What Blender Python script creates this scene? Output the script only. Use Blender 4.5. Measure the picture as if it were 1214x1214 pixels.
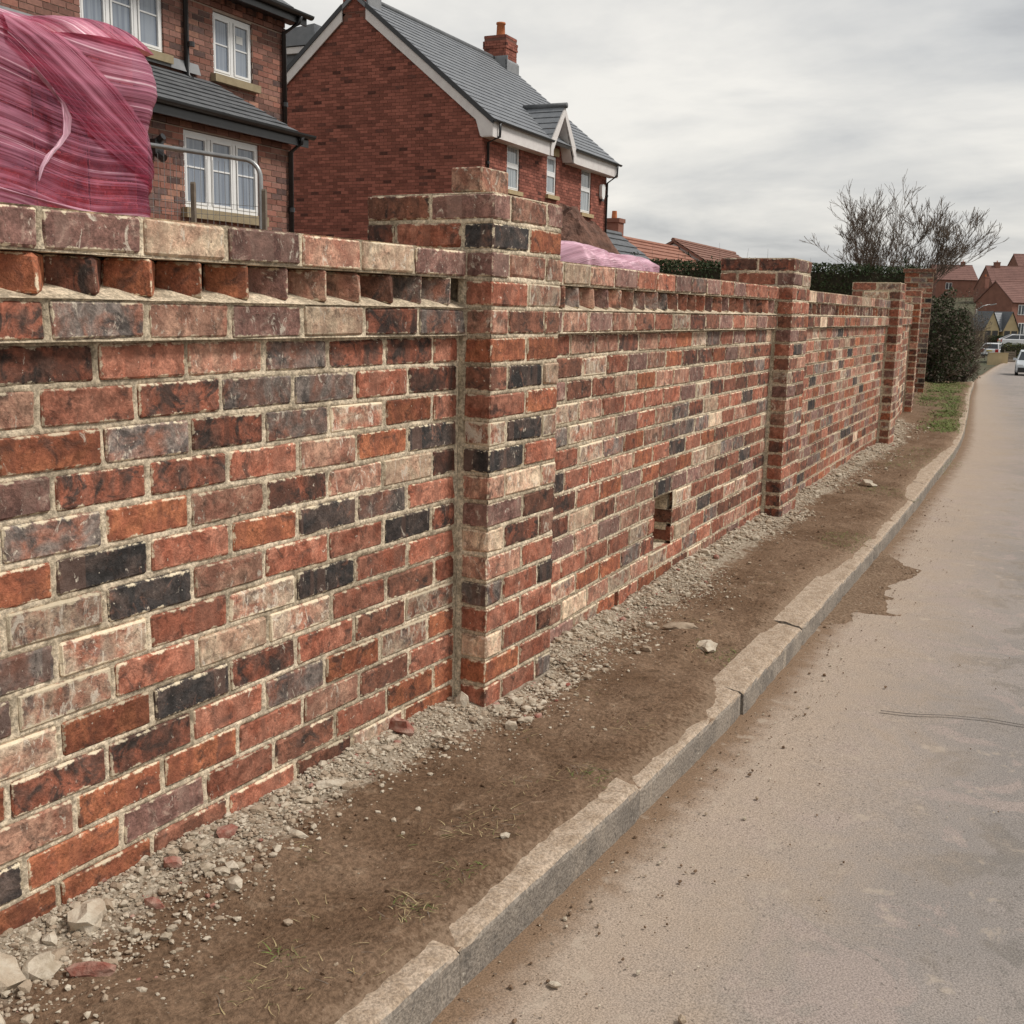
import bpy, math, random
import numpy as np
from mathutils import Vector, Matrix

for o in list(bpy.data.objects): bpy.data.objects.remove(o, do_unlink=True)
scene = bpy.context.scene
COL = scene.collection
R = math.radians
rng = random.Random(7)
nr = np.random.RandomState(11)

# ------------------------------------------------------------------ camera
cam = bpy.data.cameras.new('camera')
camo = bpy.data.objects.new('camera', cam); COL.objects.link(camo)
yaw, pitch, roll = 0.5165, -0.1800, 0.0226
fw = Vector((math.cos(pitch)*math.cos(yaw), math.cos(pitch)*math.sin(yaw), math.sin(pitch)))
rt = fw.cross(Vector((0, 0, 1))).normalized(); up = rt.cross(fw)
r2 = rt*math.cos(roll)+up*math.sin(roll); u2 = up*math.cos(roll)-rt*math.sin(roll)
m = Matrix((r2, u2, -fw)).transposed().to_4x4()
m.translation = Vector((-2.854, -1.813, 1.243))
camo.matrix_world = m
cam.sensor_fit = 'HORIZONTAL'; cam.angle = 2*math.atan(607/1322.2)
cam.clip_start = 0.05; cam.clip_end = 6000
scene.camera = camo

# ------------------------------------------------------------------ world, sun, exposure
SUN_EL, SUN_AZ = R(52), R(-62)          # azimuth measured from +X, anticlockwise
w = bpy.data.worlds.new('World'); scene.world = w; w.use_nodes = True
nt = w.node_tree; nt.nodes.clear()
out = nt.nodes.new('ShaderNodeOutputWorld'); bg = nt.nodes.new('ShaderNodeBackground')
sky = nt.nodes.new('ShaderNodeTexSky'); sky.sky_type = 'NISHITA'; sky.sun_disc = False
sky.sun_elevation = SUN_EL; sky.sun_rotation = math.pi/2-SUN_AZ
sky.dust_density = 4
tc = nt.nodes.new('ShaderNodeTexCoord'); sep = nt.nodes.new('ShaderNodeSeparateXYZ')
nt.links.new(tc.outputs['Generated'], sep.inputs[0])
def wmath(op, a, b=None):
    n = nt.nodes.new('ShaderNodeMath'); n.operation = op
    for i, v in enumerate((a, b)):
        if v is None: continue
        if isinstance(v, (int, float)): n.inputs[i].default_value = v
        else: nt.links.new(v, n.inputs[i])
    return n.outputs[0]
zc = wmath('ADD', wmath('MAXIMUM', sep.outputs[2], 0.0), 0.13)
cx = wmath('DIVIDE', sep.outputs[0], zc); cy = wmath('DIVIDE', sep.outputs[1], zc)
cmb = nt.nodes.new('ShaderNodeCombineXYZ'); nt.links.new(cx, cmb.inputs[0]); nt.links.new(cy, cmb.inputs[1])
def wnoise(scale, det, dist, seed):
    n = nt.nodes.new('ShaderNodeTexNoise'); n.noise_dimensions = '4D'
    n.inputs['Scale'].default_value = scale; n.inputs['Detail'].default_value = det
    n.inputs['Distortion'].default_value = dist; n.inputs['W'].default_value = seed
    n.inputs['Roughness'].default_value = 0.55
    nt.links.new(cmb.outputs[0], n.inputs['Vector']); return n.outputs[0]
n1 = wnoise(0.42, 7, 0.5, 3.1); n2 = wnoise(1.5, 6, 0.3, 8.2)
cl = wmath('ADD', wmath('MULTIPLY', n1, 0.72), wmath('MULTIPLY', n2, 0.28))
ramp = nt.nodes.new('ShaderNodeValToRGB'); nt.links.new(cl, ramp.inputs[0])
e = ramp.color_ramp.elements
e[0].position = 0.41; e[0].color = (0.325, 0.332, 0.342, 1)
e[1].position = 0.60; e[1].color = (0.74, 0.715, 0.665, 1)
k = ramp.color_ramp.elements.new(0.48); k.color = (0.50, 0.50, 0.492, 1)
mul = nt.nodes.new('ShaderNodeVectorMath'); mul.operation = 'SCALE'
nt.links.new(ramp.outputs[0], mul.inputs[0]); mul.inputs['Scale'].default_value = 6.5
mixw = nt.nodes.new('ShaderNodeMix'); mixw.data_type = 'RGBA'; mixw.inputs[0].default_value = 0.93
nt.links.new(sky.outputs[0], mixw.inputs[6]); nt.links.new(mul.outputs[0], mixw.inputs[7])
nt.links.new(mixw.outputs[2], bg.inputs[0]); bg.inputs[1].default_value = 0.1
nt.links.new(bg.outputs[0], out.inputs[0])

sl = bpy.data.lights.new('sun', 'SUN'); sl.energy = 1.5; sl.angle = R(14); sl.color = (1, 0.95, 0.89)
so = bpy.data.objects.new('sun', sl); COL.objects.link(so)
sd = Vector((math.cos(SUN_EL)*math.cos(SUN_AZ), math.cos(SUN_EL)*math.sin(SUN_AZ), math.sin(SUN_EL)))
so.rotation_euler = sd.to_track_quat('Z', 'Y').to_euler(); so.location = (0, -5, 12)

vs = scene.view_settings
vs.view_transform = 'Standard'; vs.look = 'None'; vs.gamma = 1; vs.use_curve_mapping = False
vs.exposure = 0.95

# ------------------------------------------------------------------ materials
MATS = {}
class NB:
    """small node builder"""
    def __init__(s, name):
        s.m = bpy.data.materials.new(name); s.m.use_nodes = True
        s.t = s.m.node_tree; s.t.nodes.clear()
        s.out = s.t.nodes.new('ShaderNodeOutputMaterial')
        s.b = s.t.nodes.new('ShaderNodeBsdfPrincipled')
        s.t.links.new(s.b.outputs[0], s.out.inputs[0]); MATS[name] = s.m
    def put(s, sock, v):
        if v is None: return
        if isinstance(v, (int, float)): sock.default_value = v
        elif isinstance(v, (tuple, list)):
            if len(sock.default_value) == 4 and len(v) == 3: v = (*v, 1)
            sock.default_value = v
        else: s.t.links.new(v, sock)
    def math(s, op, a, b=None, c=None):
        n = s.t.nodes.new('ShaderNodeMath'); n.operation = op
        for i, v in enumerate((a, b, c)): s.put(n.inputs[i], v)
        return n.outputs[0]
    def vec(s, op, a, b=None, scale=None):
        n = s.t.nodes.new('ShaderNodeVectorMath'); n.operation = op
        s.put(n.inputs[0], a); s.put(n.inputs[1], b)
        if scale is not None: s.put(n.inputs['Scale'], scale)
        return n.outputs[0]
    def attr(s, name, kind='Vector'):
        n = s.t.nodes.new('ShaderNodeAttribute'); n.attribute_name = name; return n.outputs[kind]
    def obj(s): return s.t.nodes.new('ShaderNodeTexCoord').outputs['Object']
    def rnd(s): return s.t.nodes.new('ShaderNodeObjectInfo').outputs['Random']
    def noise(s, v, scale, det=4, rough=.55, dist=0, col=False):
        n = s.t.nodes.new('ShaderNodeTexNoise'); s.put(n.inputs['Vector'], v)
        s.put(n.inputs['Scale'], scale); s.put(n.inputs['Detail'], det)
        s.put(n.inputs['Roughness'], rough); s.put(n.inputs['Distortion'], dist)
        return n.outputs[1 if col else 0]
    def voro(s, v, scale, feat='F1'):
        n = s.t.nodes.new('ShaderNodeTexVoronoi'); n.feature = feat
        s.put(n.inputs['Vector'], v); s.put(n.inputs['Scale'], scale); return n.outputs[0]
    def step(s, v, lo, hi, a=0., b=1.):
        n = s.t.nodes.new('ShaderNodeMapRange'); n.interpolation_type = 'SMOOTHSTEP'
        s.put(n.inputs[0], v); s.put(n.inputs[1], lo); s.put(n.inputs[2], hi); s.put(n.inputs[3], a); s.put(n.inputs[4], b)
        return n.outputs[0]
    def mix(s, f, a, b, mode='MIX'):
        n = s.t.nodes.new('ShaderNodeMix'); n.data_type = 'RGBA'; n.blend_type = mode
        s.put(n.inputs[0], f); s.put(n.inputs[6], a); s.put(n.inputs[7], b); return n.outputs[2]
    def val(s, c, v, sat=1., hue=.5):
        n = s.t.nodes.new('ShaderNodeHueSaturation'); s.put(n.inputs['Hue'], hue); s.put(n.inputs['Saturation'], sat); s.put(n.inputs['Color'], c); s.put(n.inputs['Value'], v); return n.outputs[0]
    def bump(s, h, dist, strength=1.0, nrm=None):
        n = s.t.nodes.new('ShaderNodeBump'); s.put(n.inputs['Height'], h)
        s.put(n.inputs['Distance'], dist); s.put(n.inputs['Strength'], strength); s.put(n.inputs['Normal'], nrm)
        return n.outputs[0]
    def fin(s, col, rough=.9, nrm=None, spec=.3, metal=0.):
        s.put(s.b.inputs['Base Color'], col); s.put(s.b.inputs['Roughness'], rough)
        s.put(s.b.inputs['Normal'], nrm); s.put(s.b.inputs['Specular IOR Level'], spec); s.put(s.b.inputs['Metallic'], metal)
        return s.m

MORT = (0.68, 0.57, 0.42); MORT2 = (0.42, 0.345, 0.245)

def brick_mat(name, c1, c2, smut, f=.5, sm=.62, scuff=.68, edge=.002):
    n = NB(name)
    bl, bh, bo = n.attr('bl'), n.attr('bh'), n.attr('bo')
    rnd = n.rnd()
    cmb = n.t.nodes.new('ShaderNodeCombineXYZ')
    n.put(cmb.inputs[0], n.math('MULTIPLY', rnd, 91.)); n.put(cmb.inputs[1], n.math('MULTIPLY', rnd, 47.)); n.put(cmb.inputs[2], n.math('MULTIPLY', rnd, 23.))
    co = n.vec('ADD', n.vec('ADD', bl, bo), cmb.outputs[0])
    a = n.noise(co, 11, 6, .62, .7)
    col = n.mix(n.step(a, f-.13, f+.13), c1, c2)
    g = n.noise(n.vec('ADD', co, (5.3, 1.1, 9.)), 17, 6, .66, .9)
    col = n.mix(n.step(g, sm-.06, sm+.09, 0., .92), col, smut)
    # fine grain
    gr = n.noise(co, 160, 3, .7)
    col = n.val(col, n.step(gr, .36, .64, .82, 1.18))
    md = n.noise(n.vec('ADD', co, (2., 7., 3.)), 34, 5, .7, .4)
    col = n.val(col, n.step(md, .34, .66, .64, 1.36))
    # kiss marks: bands left by neighbouring bricks in the kiln
    kb = n.noise(n.vec('MULTIPLY', n.vec('ADD', co, (6., 3., 1.)), (1., 1., .06)), 15, 2, .45)
    col = n.mix(n.step(kb, .57, .6, 0., .45), col, n.mix(.5, smut, c2))
    # dragged lime scuffs
    st = n.vec('MULTIPLY', co, (1.6, 1., .8))
    s1 = n.noise(n.vec('ADD', st, (3., 8., 2.)), 22, 7, .74, 1.2)
    col = n.mix(n.step(s1, scuff-.03, scuff+.05, 0., .8), col, (.52, .45, .37))
    sp = n.noise(n.vec('ADD', co, (9., 4., 2.)), 85, 2, .5)
    col = n.mix(n.step(sp, .73, .76, 0., .6), col, (.56, .5, .41))
    dk = n.noise(n.vec('ADD', co, (1., 14., 7.)), 70, 3, .6, .5)
    col = n.mix(n.step(dk, .66, .72, 0., .75), col, (.05, .03, .022))
    # mortar feathered over the arrises: median of the three distances to the faces
    d = n.vec('SUBTRACT', bh, n.vec('ABSOLUTE', bl))
    sx = n.t.nodes.new('ShaderNodeSeparateXYZ'); n.put(sx.inputs[0], d)
    x, y, z = sx.outputs
    med = n.math('MAXIMUM', n.math('MINIMUM', x, y), n.math('MINIMUM', n.math('MAXIMUM', x, y), z))
    en = n.noise(n.vec('ADD', co, (4., 2., 6.)), 38, 5, .7)
    em = n.math('SUBTRACT', med, n.math('MULTIPLY', n.math('SUBTRACT', en, .485), .036))
    col = n.mix(n.step(em, edge-.0025, edge+.002, .85, 0.), col, n.mix(gr, MORT, MORT2))
    # each brick a little lighter or darker
    fr = n.math('FRACT', n.math('ADD', n.math('MULTIPLY', rnd, 17.3), n.vec('LENGTH', bo)))
    ln = n.t.nodes.new('ShaderNodeVectorMath'); ln.operation = 'LENGTH'; n.put(ln.inputs[0], bo)
    fr = n.math('FRACT', n.math('ADD', n.math('MULTIPLY', rnd, 17.3), ln.outputs['Value']))
    col = n.val(col, n.step(fr, 0., 1., .92, 1.58), .98, .508)
    hb = n.math('ADD', n.math('MULTIPLY', a, .8), n.math('ADD', n.math('MULTIPLY', md, 1.), n.math('MULTIPLY', gr, .35)))
    n.fin(col, .88, n.bump(hb, .006, .75), .25)
    return n.m

RED, ORG, DRK = (.225, .066, .043), (.265, .084, .045), (.034, .027, .024)
brick_mat('brick_red', RED, (.29, .112, .078), (.085, .042, .033), .5, .59, .65)
brick_mat('brick_orange', ORG, (.21, .06, .036), (.09, .04, .03), .52, .58, .66)
brick_mat('brick_pink', (.35, .19, .137), (.25, .1, .072), (.14, .082, .062), .5, .56, .6)
brick_mat('brick_black', (.03, .027, .026), (.08, .056, .048), (.16, .075, .055), .53, .62, .64)
brick_mat('brick_burnt', RED, (.1, .048, .037), DRK, .5, .53, .66)
brick_mat('brick_grey', (.17, .137, .12), (.22, .088, .063), (.075, .063, .058), .53, .54, .6)
brick_mat('brick_pale', (.47, .35, .25), (.38, .225, .16), (.22, .145, .105), .52, .6, .59)
brick_mat('brick_smeared', (.26, .096, .066), (.34, .25, .185), (.11, .078, .068), .5, .57, .56, .006)
brick_mat('brick_brown', (.125, .053, .037), (.2, .074, .05), (.04, .03, .026), .5, .56, .67)
brick_mat('brick_purple', (.2, .1, .083), (.14, .07, .06), (.29, .19, .155), .5, .58, .61)
BK = dict(R='brick_red', O='brick_orange', P='brick_pink', B='brick_black', D='brick_burnt', G='brick_grey',
          W='brick_pale', M='brick_smeared', N='brick_brown', Y='brick_purple')
BL = list(BK.keys())
def rb(weights='RRRRRRRRROOOPPPPPDDGGMMMNNYYWB'): return rng.choice(weights)

def simple(name, c1, c2=None, scale=8, rough=.85, bump=0., bscale=40, spec=.3, metal=0., det=5, dist=0):
    n = NB(name); co = n.obj()
    c2 = c2 or tuple(v*.8 for v in c1)
    a = n.noise(co, scale, det, .6, dist)
    col = n.mix(n.step(a, .3, .7), c1, c2)
    nr_ = n.bump(n.noise(co, bscale, 5, .65), bump) if bump else None
    n.fin(col, rough, nr_, spec, metal); return n.m

def mortar_mat():
    n = NB('mortar'); co = n.obj()
    a = n.noise(co, 3.2, 5, .6, .4); g = n.noise(co, 120, 4, .7); h = n.noise(co, 30, 4, .65)
    col = n.mix(n.step(a, .38, .62), MORT, MORT2)
    col = n.val(col, n.step(g, .35, .65, .68, 1.22)); col = n.val(col, n.step(h, .35, .65, .76, 1.15))
    n.fin(col, .95, n.bump(n.math('ADD', n.math('MULTIPLY', g, .5), h), .004, .9), .15)
mortar_mat()

def soil_mat():
    n = NB('soil'); co = n.obj()
    a = n.noise(co, 2.2, 6, .62, .5); b = n.noise(co, 14, 6, .65, .3); c = n.noise(co, 75, 5, .7)
    col = n.mix(n.step(a, .36, .64), (.15, .094, .058), (.208, .138, .09))
    col = n.mix(n.step(b, .56, .68, 0., .75), col, (.27, .19, .128))
    col = n.mix(n.step(b, .43, .33, 0., .7), col, (.092, .058, .034))
    col = n.val(col, n.step(c, .34, .66, .7, 1.3))
    sp = n.noise(co, 120, 2, .5)
    col = n.mix(n.step(sp, .71, .75, 0., .7), col, (.4, .33, .25))
    dry = n.math('ADD', n.attr('dry', 'Fac'), n.math('MULTIPLY', n.math('SUBTRACT', c, .5), 2.2))
    col = n.mix(n.step(dry, .45, 1.05, 0., .6), col, (.29, .21, .145))
    rub = n.attr('rub', 'Fac')
    rn = n.noise(co, 60, 4, .75)
    rc = n.mix(n.step(rn, .3, .7), (.2, .155, .105), (.47, .405, .32))
    rf = n.math('ADD', rub, n.math('MULTIPLY', n.math('SUBTRACT', n.noise(co, 18, 5, .7), .5), 1.1))
    col = n.mix(n.step(rf, .38, .68), col, rc)
    n.fin(col, .97, n.bump(n.math('ADD', c, n.math('MULTIPLY', b, 1.4)), .012, .8), .1)
soil_mat()

def road_mat():
    n = NB('asphalt'); co = n.obj()
    d = n.attr('dk', 'Fac')
    sp = n.noise(co, 230, 4, .8); vo = n.voro(co, 200)
    a = n.noise(co, .9, 5, .6, .6); b = n.noise(n.vec('ADD', co, (4., 9., 0.)), 3.6, 6, .65, .5); e_ = n.noise(co, 11, 5, .65)
    col = n.mix(n.step(a, .4, .6), (.24, .216, .196), (.285, .25, .224))
    col = n.mix(n.step(b, .53, .6, 0., .7), col, (.33, .27, .238))
    col = n.mix(n.step(b, .46, .38, 0., .75), col, (.172, .158, .142))
    # dust trodden out from the verge
    df = n.math('ADD', d, n.math('MULTIPLY', n.math('SUBTRACT', b, .5), 1.15))
    df = n.math('ADD', df, n.math('MULTIPLY', n.math('SUBTRACT', e_, .5), .3))
    dust = n.step(df, .9, .1)
    col = n.mix(n.math('MULTIPLY', dust, .85), col, (.38, .3, .23))
    de = n.math('ADD', d, n.math('MULTIPLY', n.math('SUBTRACT', e_, .5), .16))
    col = n.mix(n.step(de, .16, .03, 0., .9), col, (.19, .12, .072))
    sp2 = n.step(sp, .34, .66, .62, 1.36)
    col = n.val(col, sp2)
    pb = n.noise(n.vec('ADD', co, (7., 3., 0.)), 70, 3, .6)
    col = n.mix(n.step(pb, .63, .68, 0., .6), col, (.1, .088, .074))
    lb = n.noise(n.vec('ADD', co, (2., 8., 0.)), 13, 4, .6, .4)
    col = n.mix(n.step(lb, .6, .72, 0., .5), col, (.43, .36, .285))
    n.fin(col, .93, n.bump(n.math('ADD', sp, vo), .001, .4), .2)
road_mat()

def kerb_mat():
    n = NB('kerb_concrete'); co = n.obj(); rnd = n.rnd()
    cmb = n.t.nodes.new('ShaderNodeCombineXYZ'); n.put(cmb.inputs[0], n.math('MULTIPLY', rnd, 50.))
    co = n.vec('ADD', co, cmb.outputs[0])
    a = n.noise(co, 6, 6, .65, .5); g = n.noise(co, 130, 4, .7); b = n.noise(co, 24, 6, .7, .6)
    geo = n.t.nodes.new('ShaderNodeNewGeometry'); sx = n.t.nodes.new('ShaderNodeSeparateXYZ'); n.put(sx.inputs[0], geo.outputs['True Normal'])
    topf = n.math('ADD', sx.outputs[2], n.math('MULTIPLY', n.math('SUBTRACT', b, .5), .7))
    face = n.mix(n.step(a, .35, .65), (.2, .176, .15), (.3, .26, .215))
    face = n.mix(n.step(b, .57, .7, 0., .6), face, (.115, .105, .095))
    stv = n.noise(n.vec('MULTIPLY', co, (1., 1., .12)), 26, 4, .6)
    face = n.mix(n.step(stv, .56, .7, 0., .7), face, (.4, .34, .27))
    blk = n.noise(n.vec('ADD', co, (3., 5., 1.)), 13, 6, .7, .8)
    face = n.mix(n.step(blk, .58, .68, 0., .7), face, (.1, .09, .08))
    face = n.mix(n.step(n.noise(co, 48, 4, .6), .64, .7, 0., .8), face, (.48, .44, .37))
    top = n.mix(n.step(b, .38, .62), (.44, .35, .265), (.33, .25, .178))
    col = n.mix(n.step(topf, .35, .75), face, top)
    col = n.val(col, n.step(g, .36, .64, .7, 1.28))
    n.fin(col, .93, n.bump(n.math('ADD', g, n.math('MULTIPLY', b, 1.5)), .004, .8), .2)
kerb_mat()

simple('stone_pale', (.58, .51, .405), (.33, .27, .195), 30, .95, .004, 90)
simple('stone_cream', (.56, .5, .4), (.42, .34, .25), 22, .95, .006, 60)
simple('stone_brick', (.25, .08, .056), (.42, .28, .22), 25, .95, .005, 80)
simple('straw', (.42, .34, .19), (.3, .22, .11), 30, .9)
simple('grass_green', (.1, .16, .03), (.17, .21, .06), 3, .8)
simple('grass_dull', (.11, .115, .04), (.2, .18, .08), 3, .85)
simple('ground_field', (.06, .065, .032), (.085, .075, .042), .05, .95)
simple('garden_earth', (.17, .11, .07), (.11, .07, .045), .8, .95, .03, 6)
simple('mound_earth', (.2, .105, .075), (.1, .055, .04), 9, .97, .05, 9)
simple('white_pvc', (.8, .8, .78), (.74, .74, .73), 4, .35, spec=.5)
simple('white_board', (.72, .69, .66), (.64, .6, .58), 6, .6)
simple('black_plastic', (.018, .018, .02), (.026, .026, .027), 8, .35, spec=.5)
simple('slate_grey', (.155, .165, .178), (.205, .215, .225), 5, .55, spec=.4)
simple('slate_dark', (.085, .09, .095), (.13, .135, .14), 5, .6, spec=.4)
simple('lead', (.2, .205, .21), (.26, .265, .27), 6, .5)
simple('sandstone', (.47, .37, .21), (.39, .3, .17), 10, .9, .003, 80)
simple('sill_stone', (.33, .27, .17), (.27, .215, .135), 10, .9, .003, 80)
simple('clay_pot', (.52, .19, .08), (.42, .14, .06), 8, .85)
simple('orange_tile', (.33, .155, .105), (.25, .115, .08), 3, .85)
simple('brown_tile', (.25, .135, .1), (.2, .1, .075), 4, .88)
simple('red_tile', (.215, .115, .095), (.17, .09, .075), .9, .88)
simple('galvanised', (.4, .4, .39), (.29, .29, .285), 12, .4, spec=.5, metal=.7)
simple('timber_grey', (.22, .18, .14), (.15, .12, .09), 12, .9)
simple('bark', (.12, .095, .072), (.19, .155, .12), 9, .92)
simple('twig', (.19, .15, .118), (.12, .094, .072), 12, .92)
simple('leaf_dark', (.026, .042, .017), (.045, .066, .025), 1.7, .75, spec=.2)
simple('leaf_olive', (.04, .046, .022), (.065, .064, .032), 2.2, .8, spec=.2)
simple('hedge_core_dark', (.03, .028, .018), (.05, .042, .026), 3, .95)  # dark tone standing in for the shade inside hedges and shrubs
simple('car_white', (.72, .73, .74), (.7, .71, .72), 2, .25, spec=.6)
simple('car_black', (.012, .012, .013), (.016, .016, .017), 2, .25, spec=.6)
simple('car_silver', (.5, .53, .55), (.47, .5, .52), 2, .3, spec=.6)
simple('tyre', (.02, .02, .02), (.028, .028, .028), 8, .85)
simple('rim', (.35, .35, .36), None, 8, .35, metal=.6)
simple('car_glass', (.03, .036, .042), (.04, .045, .05), 3, .08, spec=.6)
simple('lamp_red', (.5, .03, .03), None, 3, .25)
simple('lamp_clear', (.7, .72, .74), None, 3, .2)
simple('plate_yellow', (.7, .55, .1), None, 3, .5)
simple('cream_render', (.5, .4, .24), (.43, .33, .19), 1.2, .9)
simple('garage_dark', (.045, .045, .045), (.06, .058, .055), 2, .6)
simple('house_mortar', (.42, .33, .27), (.33, .25, .2), 3, .95)
simple('house_mortar_red', (.2, .1, .075), (.16, .08, .06), 3, .95)
simple('far_brick', (.27, .13, .094), (.21, .098, .072), 1.1, .92)
simple('paper', (.75, .75, .72), None, 3, .7)
simple('road_joint', (.05, .044, .038), (.085, .074, .062), 20, .95)
simple('lime_dust', (.42, .335, .245), (.27, .205, .145), 25, .97, .004, 90)

def house_brick(name, c1, c2):
    n = NB(name); bl, bo = n.attr('bl'), n.attr('bo'); co = n.vec('ADD', bl, bo)
    a = n.noise(co, 16, 4, .6)
    col = n.mix(n.step(a, .35, .65), c1, c2)
    ln = n.t.nodes.new('ShaderNodeVectorMath'); ln.operation = 'LENGTH'; n.put(ln.inputs[0], bo)
    col = n.val(col, n.step(n.math('FRACT', ln.outputs['Value']), 0., 1., .75, 1.25))
    n.fin(col, .9, n.bump(n.noise(co, 60, 3, .6), .003), .2)
house_brick('hb_brown', (.2, .105, .083), (.25, .128, .1))
house_brick('hb_red', (.29, .135, .1), (.25, .11, .082))
house_brick('hb_salmon', (.36, .19, .135), (.29, .15, .11))
house_brick('hb_dark', (.11, .072, .066), (.16, .095, .08))
house_brick('h2_red', (.27, .1, .072), (.235, .085, .062))
house_brick('h2_red2', (.31, .115, .082), (.26, .095, .068))
house_brick('h2_dark', (.1, .045, .035), (.14, .055, .042))

def glass_mat(name, base, curtain=None):
    n = NB(name); co = n.obj()
    col = base
    if curtain:
        sx = n.t.nodes.new('ShaderNodeSeparateXYZ'); n.put(sx.inputs[0], co)
        wv = n.noise(n.vec('MULTIPLY', co, (1., 1., .03)), 26, 3, .5)
        col = n.mix(n.step(wv, .4, .62), base, curtain)
    n.fin(col, .05, None, .8)
glass_mat('pane_blue', (.16, .19, .24), (.24, .275, .32))  # light blue of the reflected sky put into the pane colour
glass_mat('pane_curtain', (.2, .23, .25), (.36, .39, .41))
glass_mat('pane_far', (.06, .07, .08))

def film_mat(name, tint, opac):
    n = NB(name); co = n.attr('fl'); t = n.t
    fine = n.noise(n.vec('MULTIPLY', co, (.22, 34., 1.)), 3.0, 4, .6, .12)
    wide = n.noise(n.vec('MULTIPLY', co, (.3, 7., 1.)), 1.8, 3, .5, .2)
    blot = n.noise(co, 3.2, 4, .6, .3)
    f = n.math('ADD', n.math('MULTIPLY', fine, .5), n.math('ADD', n.math('MULTIPLY', wide, .42), n.math('MULTIPLY', blot, .3)))
    col = n.mix(n.step(f, .5, .78), tint, tuple(min(1, v*1.15+.1) for v in tint))
    hi = n.math('MULTIPLY', n.step(fine, .62, .66), n.step(blot, .36, .52))  # glossy crease highlights, painted into the film colour as pale streaks
    col = n.mix(n.math('MULTIPLY', hi, .75), col, (.8, .56, .62))
    n.fin(col, .28, n.bump(n.math('ADD', fine, n.math('MULTIPLY', wide, 1.2)), .007, .7), .5)
    tr = t.nodes.new('ShaderNodeBsdfTransparent'); tr.inputs[0].default_value = (.80, .36, .44, 1)
    mx = t.nodes.new('ShaderNodeMixShader')
    n.put(mx.inputs[0], n.math('MAXIMUM', n.step(f, .48, .76, opac[0], opac[1]), n.math('MULTIPLY', hi, .85)))
    t.links.new(tr.outputs[0], mx.inputs[1]); t.links.new(n.b.outputs[0], mx.inputs[2])
    t.links.new(mx.outputs[0], n.out.inputs[0])
film_mat('pink_film', (.5, .15, .24), (.12, .7))
film_mat('pink_film_thick', (.54, .15, .24), (.12, .8))
film_mat('pink_film_light', (.7, .4, .49), (.6, .97))

# ------------------------------------------------------------------ mesh helpers
def tag(o, label=None, cat=None, group=None, kind=None):
    if label: o['label'] = label
    if cat: o['category'] = cat
    if group: o['group'] = group
    if kind: o['kind'] = kind
    return o
def empty(name, loc=(0, 0, 0), rz=0.):
    o = bpy.data.objects.new(name, None); COL.objects.link(o); o.empty_display_size = .2
    o.location = loc; o.rotation_euler = (0, 0, rz); return o
def mesh_obj(name, verts, faces, mats, parent=None, midx=None, smooth=False, attrs=None, loc=None, rz=0.):
    me = bpy.data.meshes.new(name)
    me.from_pydata([tuple(v) for v in verts] if not isinstance(verts, np.ndarray) else verts.tolist(), [], faces)
    if isinstance(mats, str): mats = [mats]
    for mm in mats: me.materials.append(MATS[mm])
    if midx is not None: me.polygons.foreach_set('material_index', np.asarray(midx, dtype=np.int32))
    if smooth: me.polygons.foreach_set('use_smooth', np.ones(len(me.polygons), dtype=bool))
    for an, (ty, dat) in (attrs or {}).items():
        at = me.attributes.new(an, ty, 'POINT')
        at.data.foreach_set('vector' if ty == 'FLOAT_VECTOR' else 'value', np.asarray(dat, dtype=np.float32).ravel())
    me.update()
    o = bpy.data.objects.new(name, me); COL.objects.link(o)
    if parent is not None: o.parent = parent
    if loc is not None: o.location = loc
    o.rotation_euler = (0, 0, rz)
    return o

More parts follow.
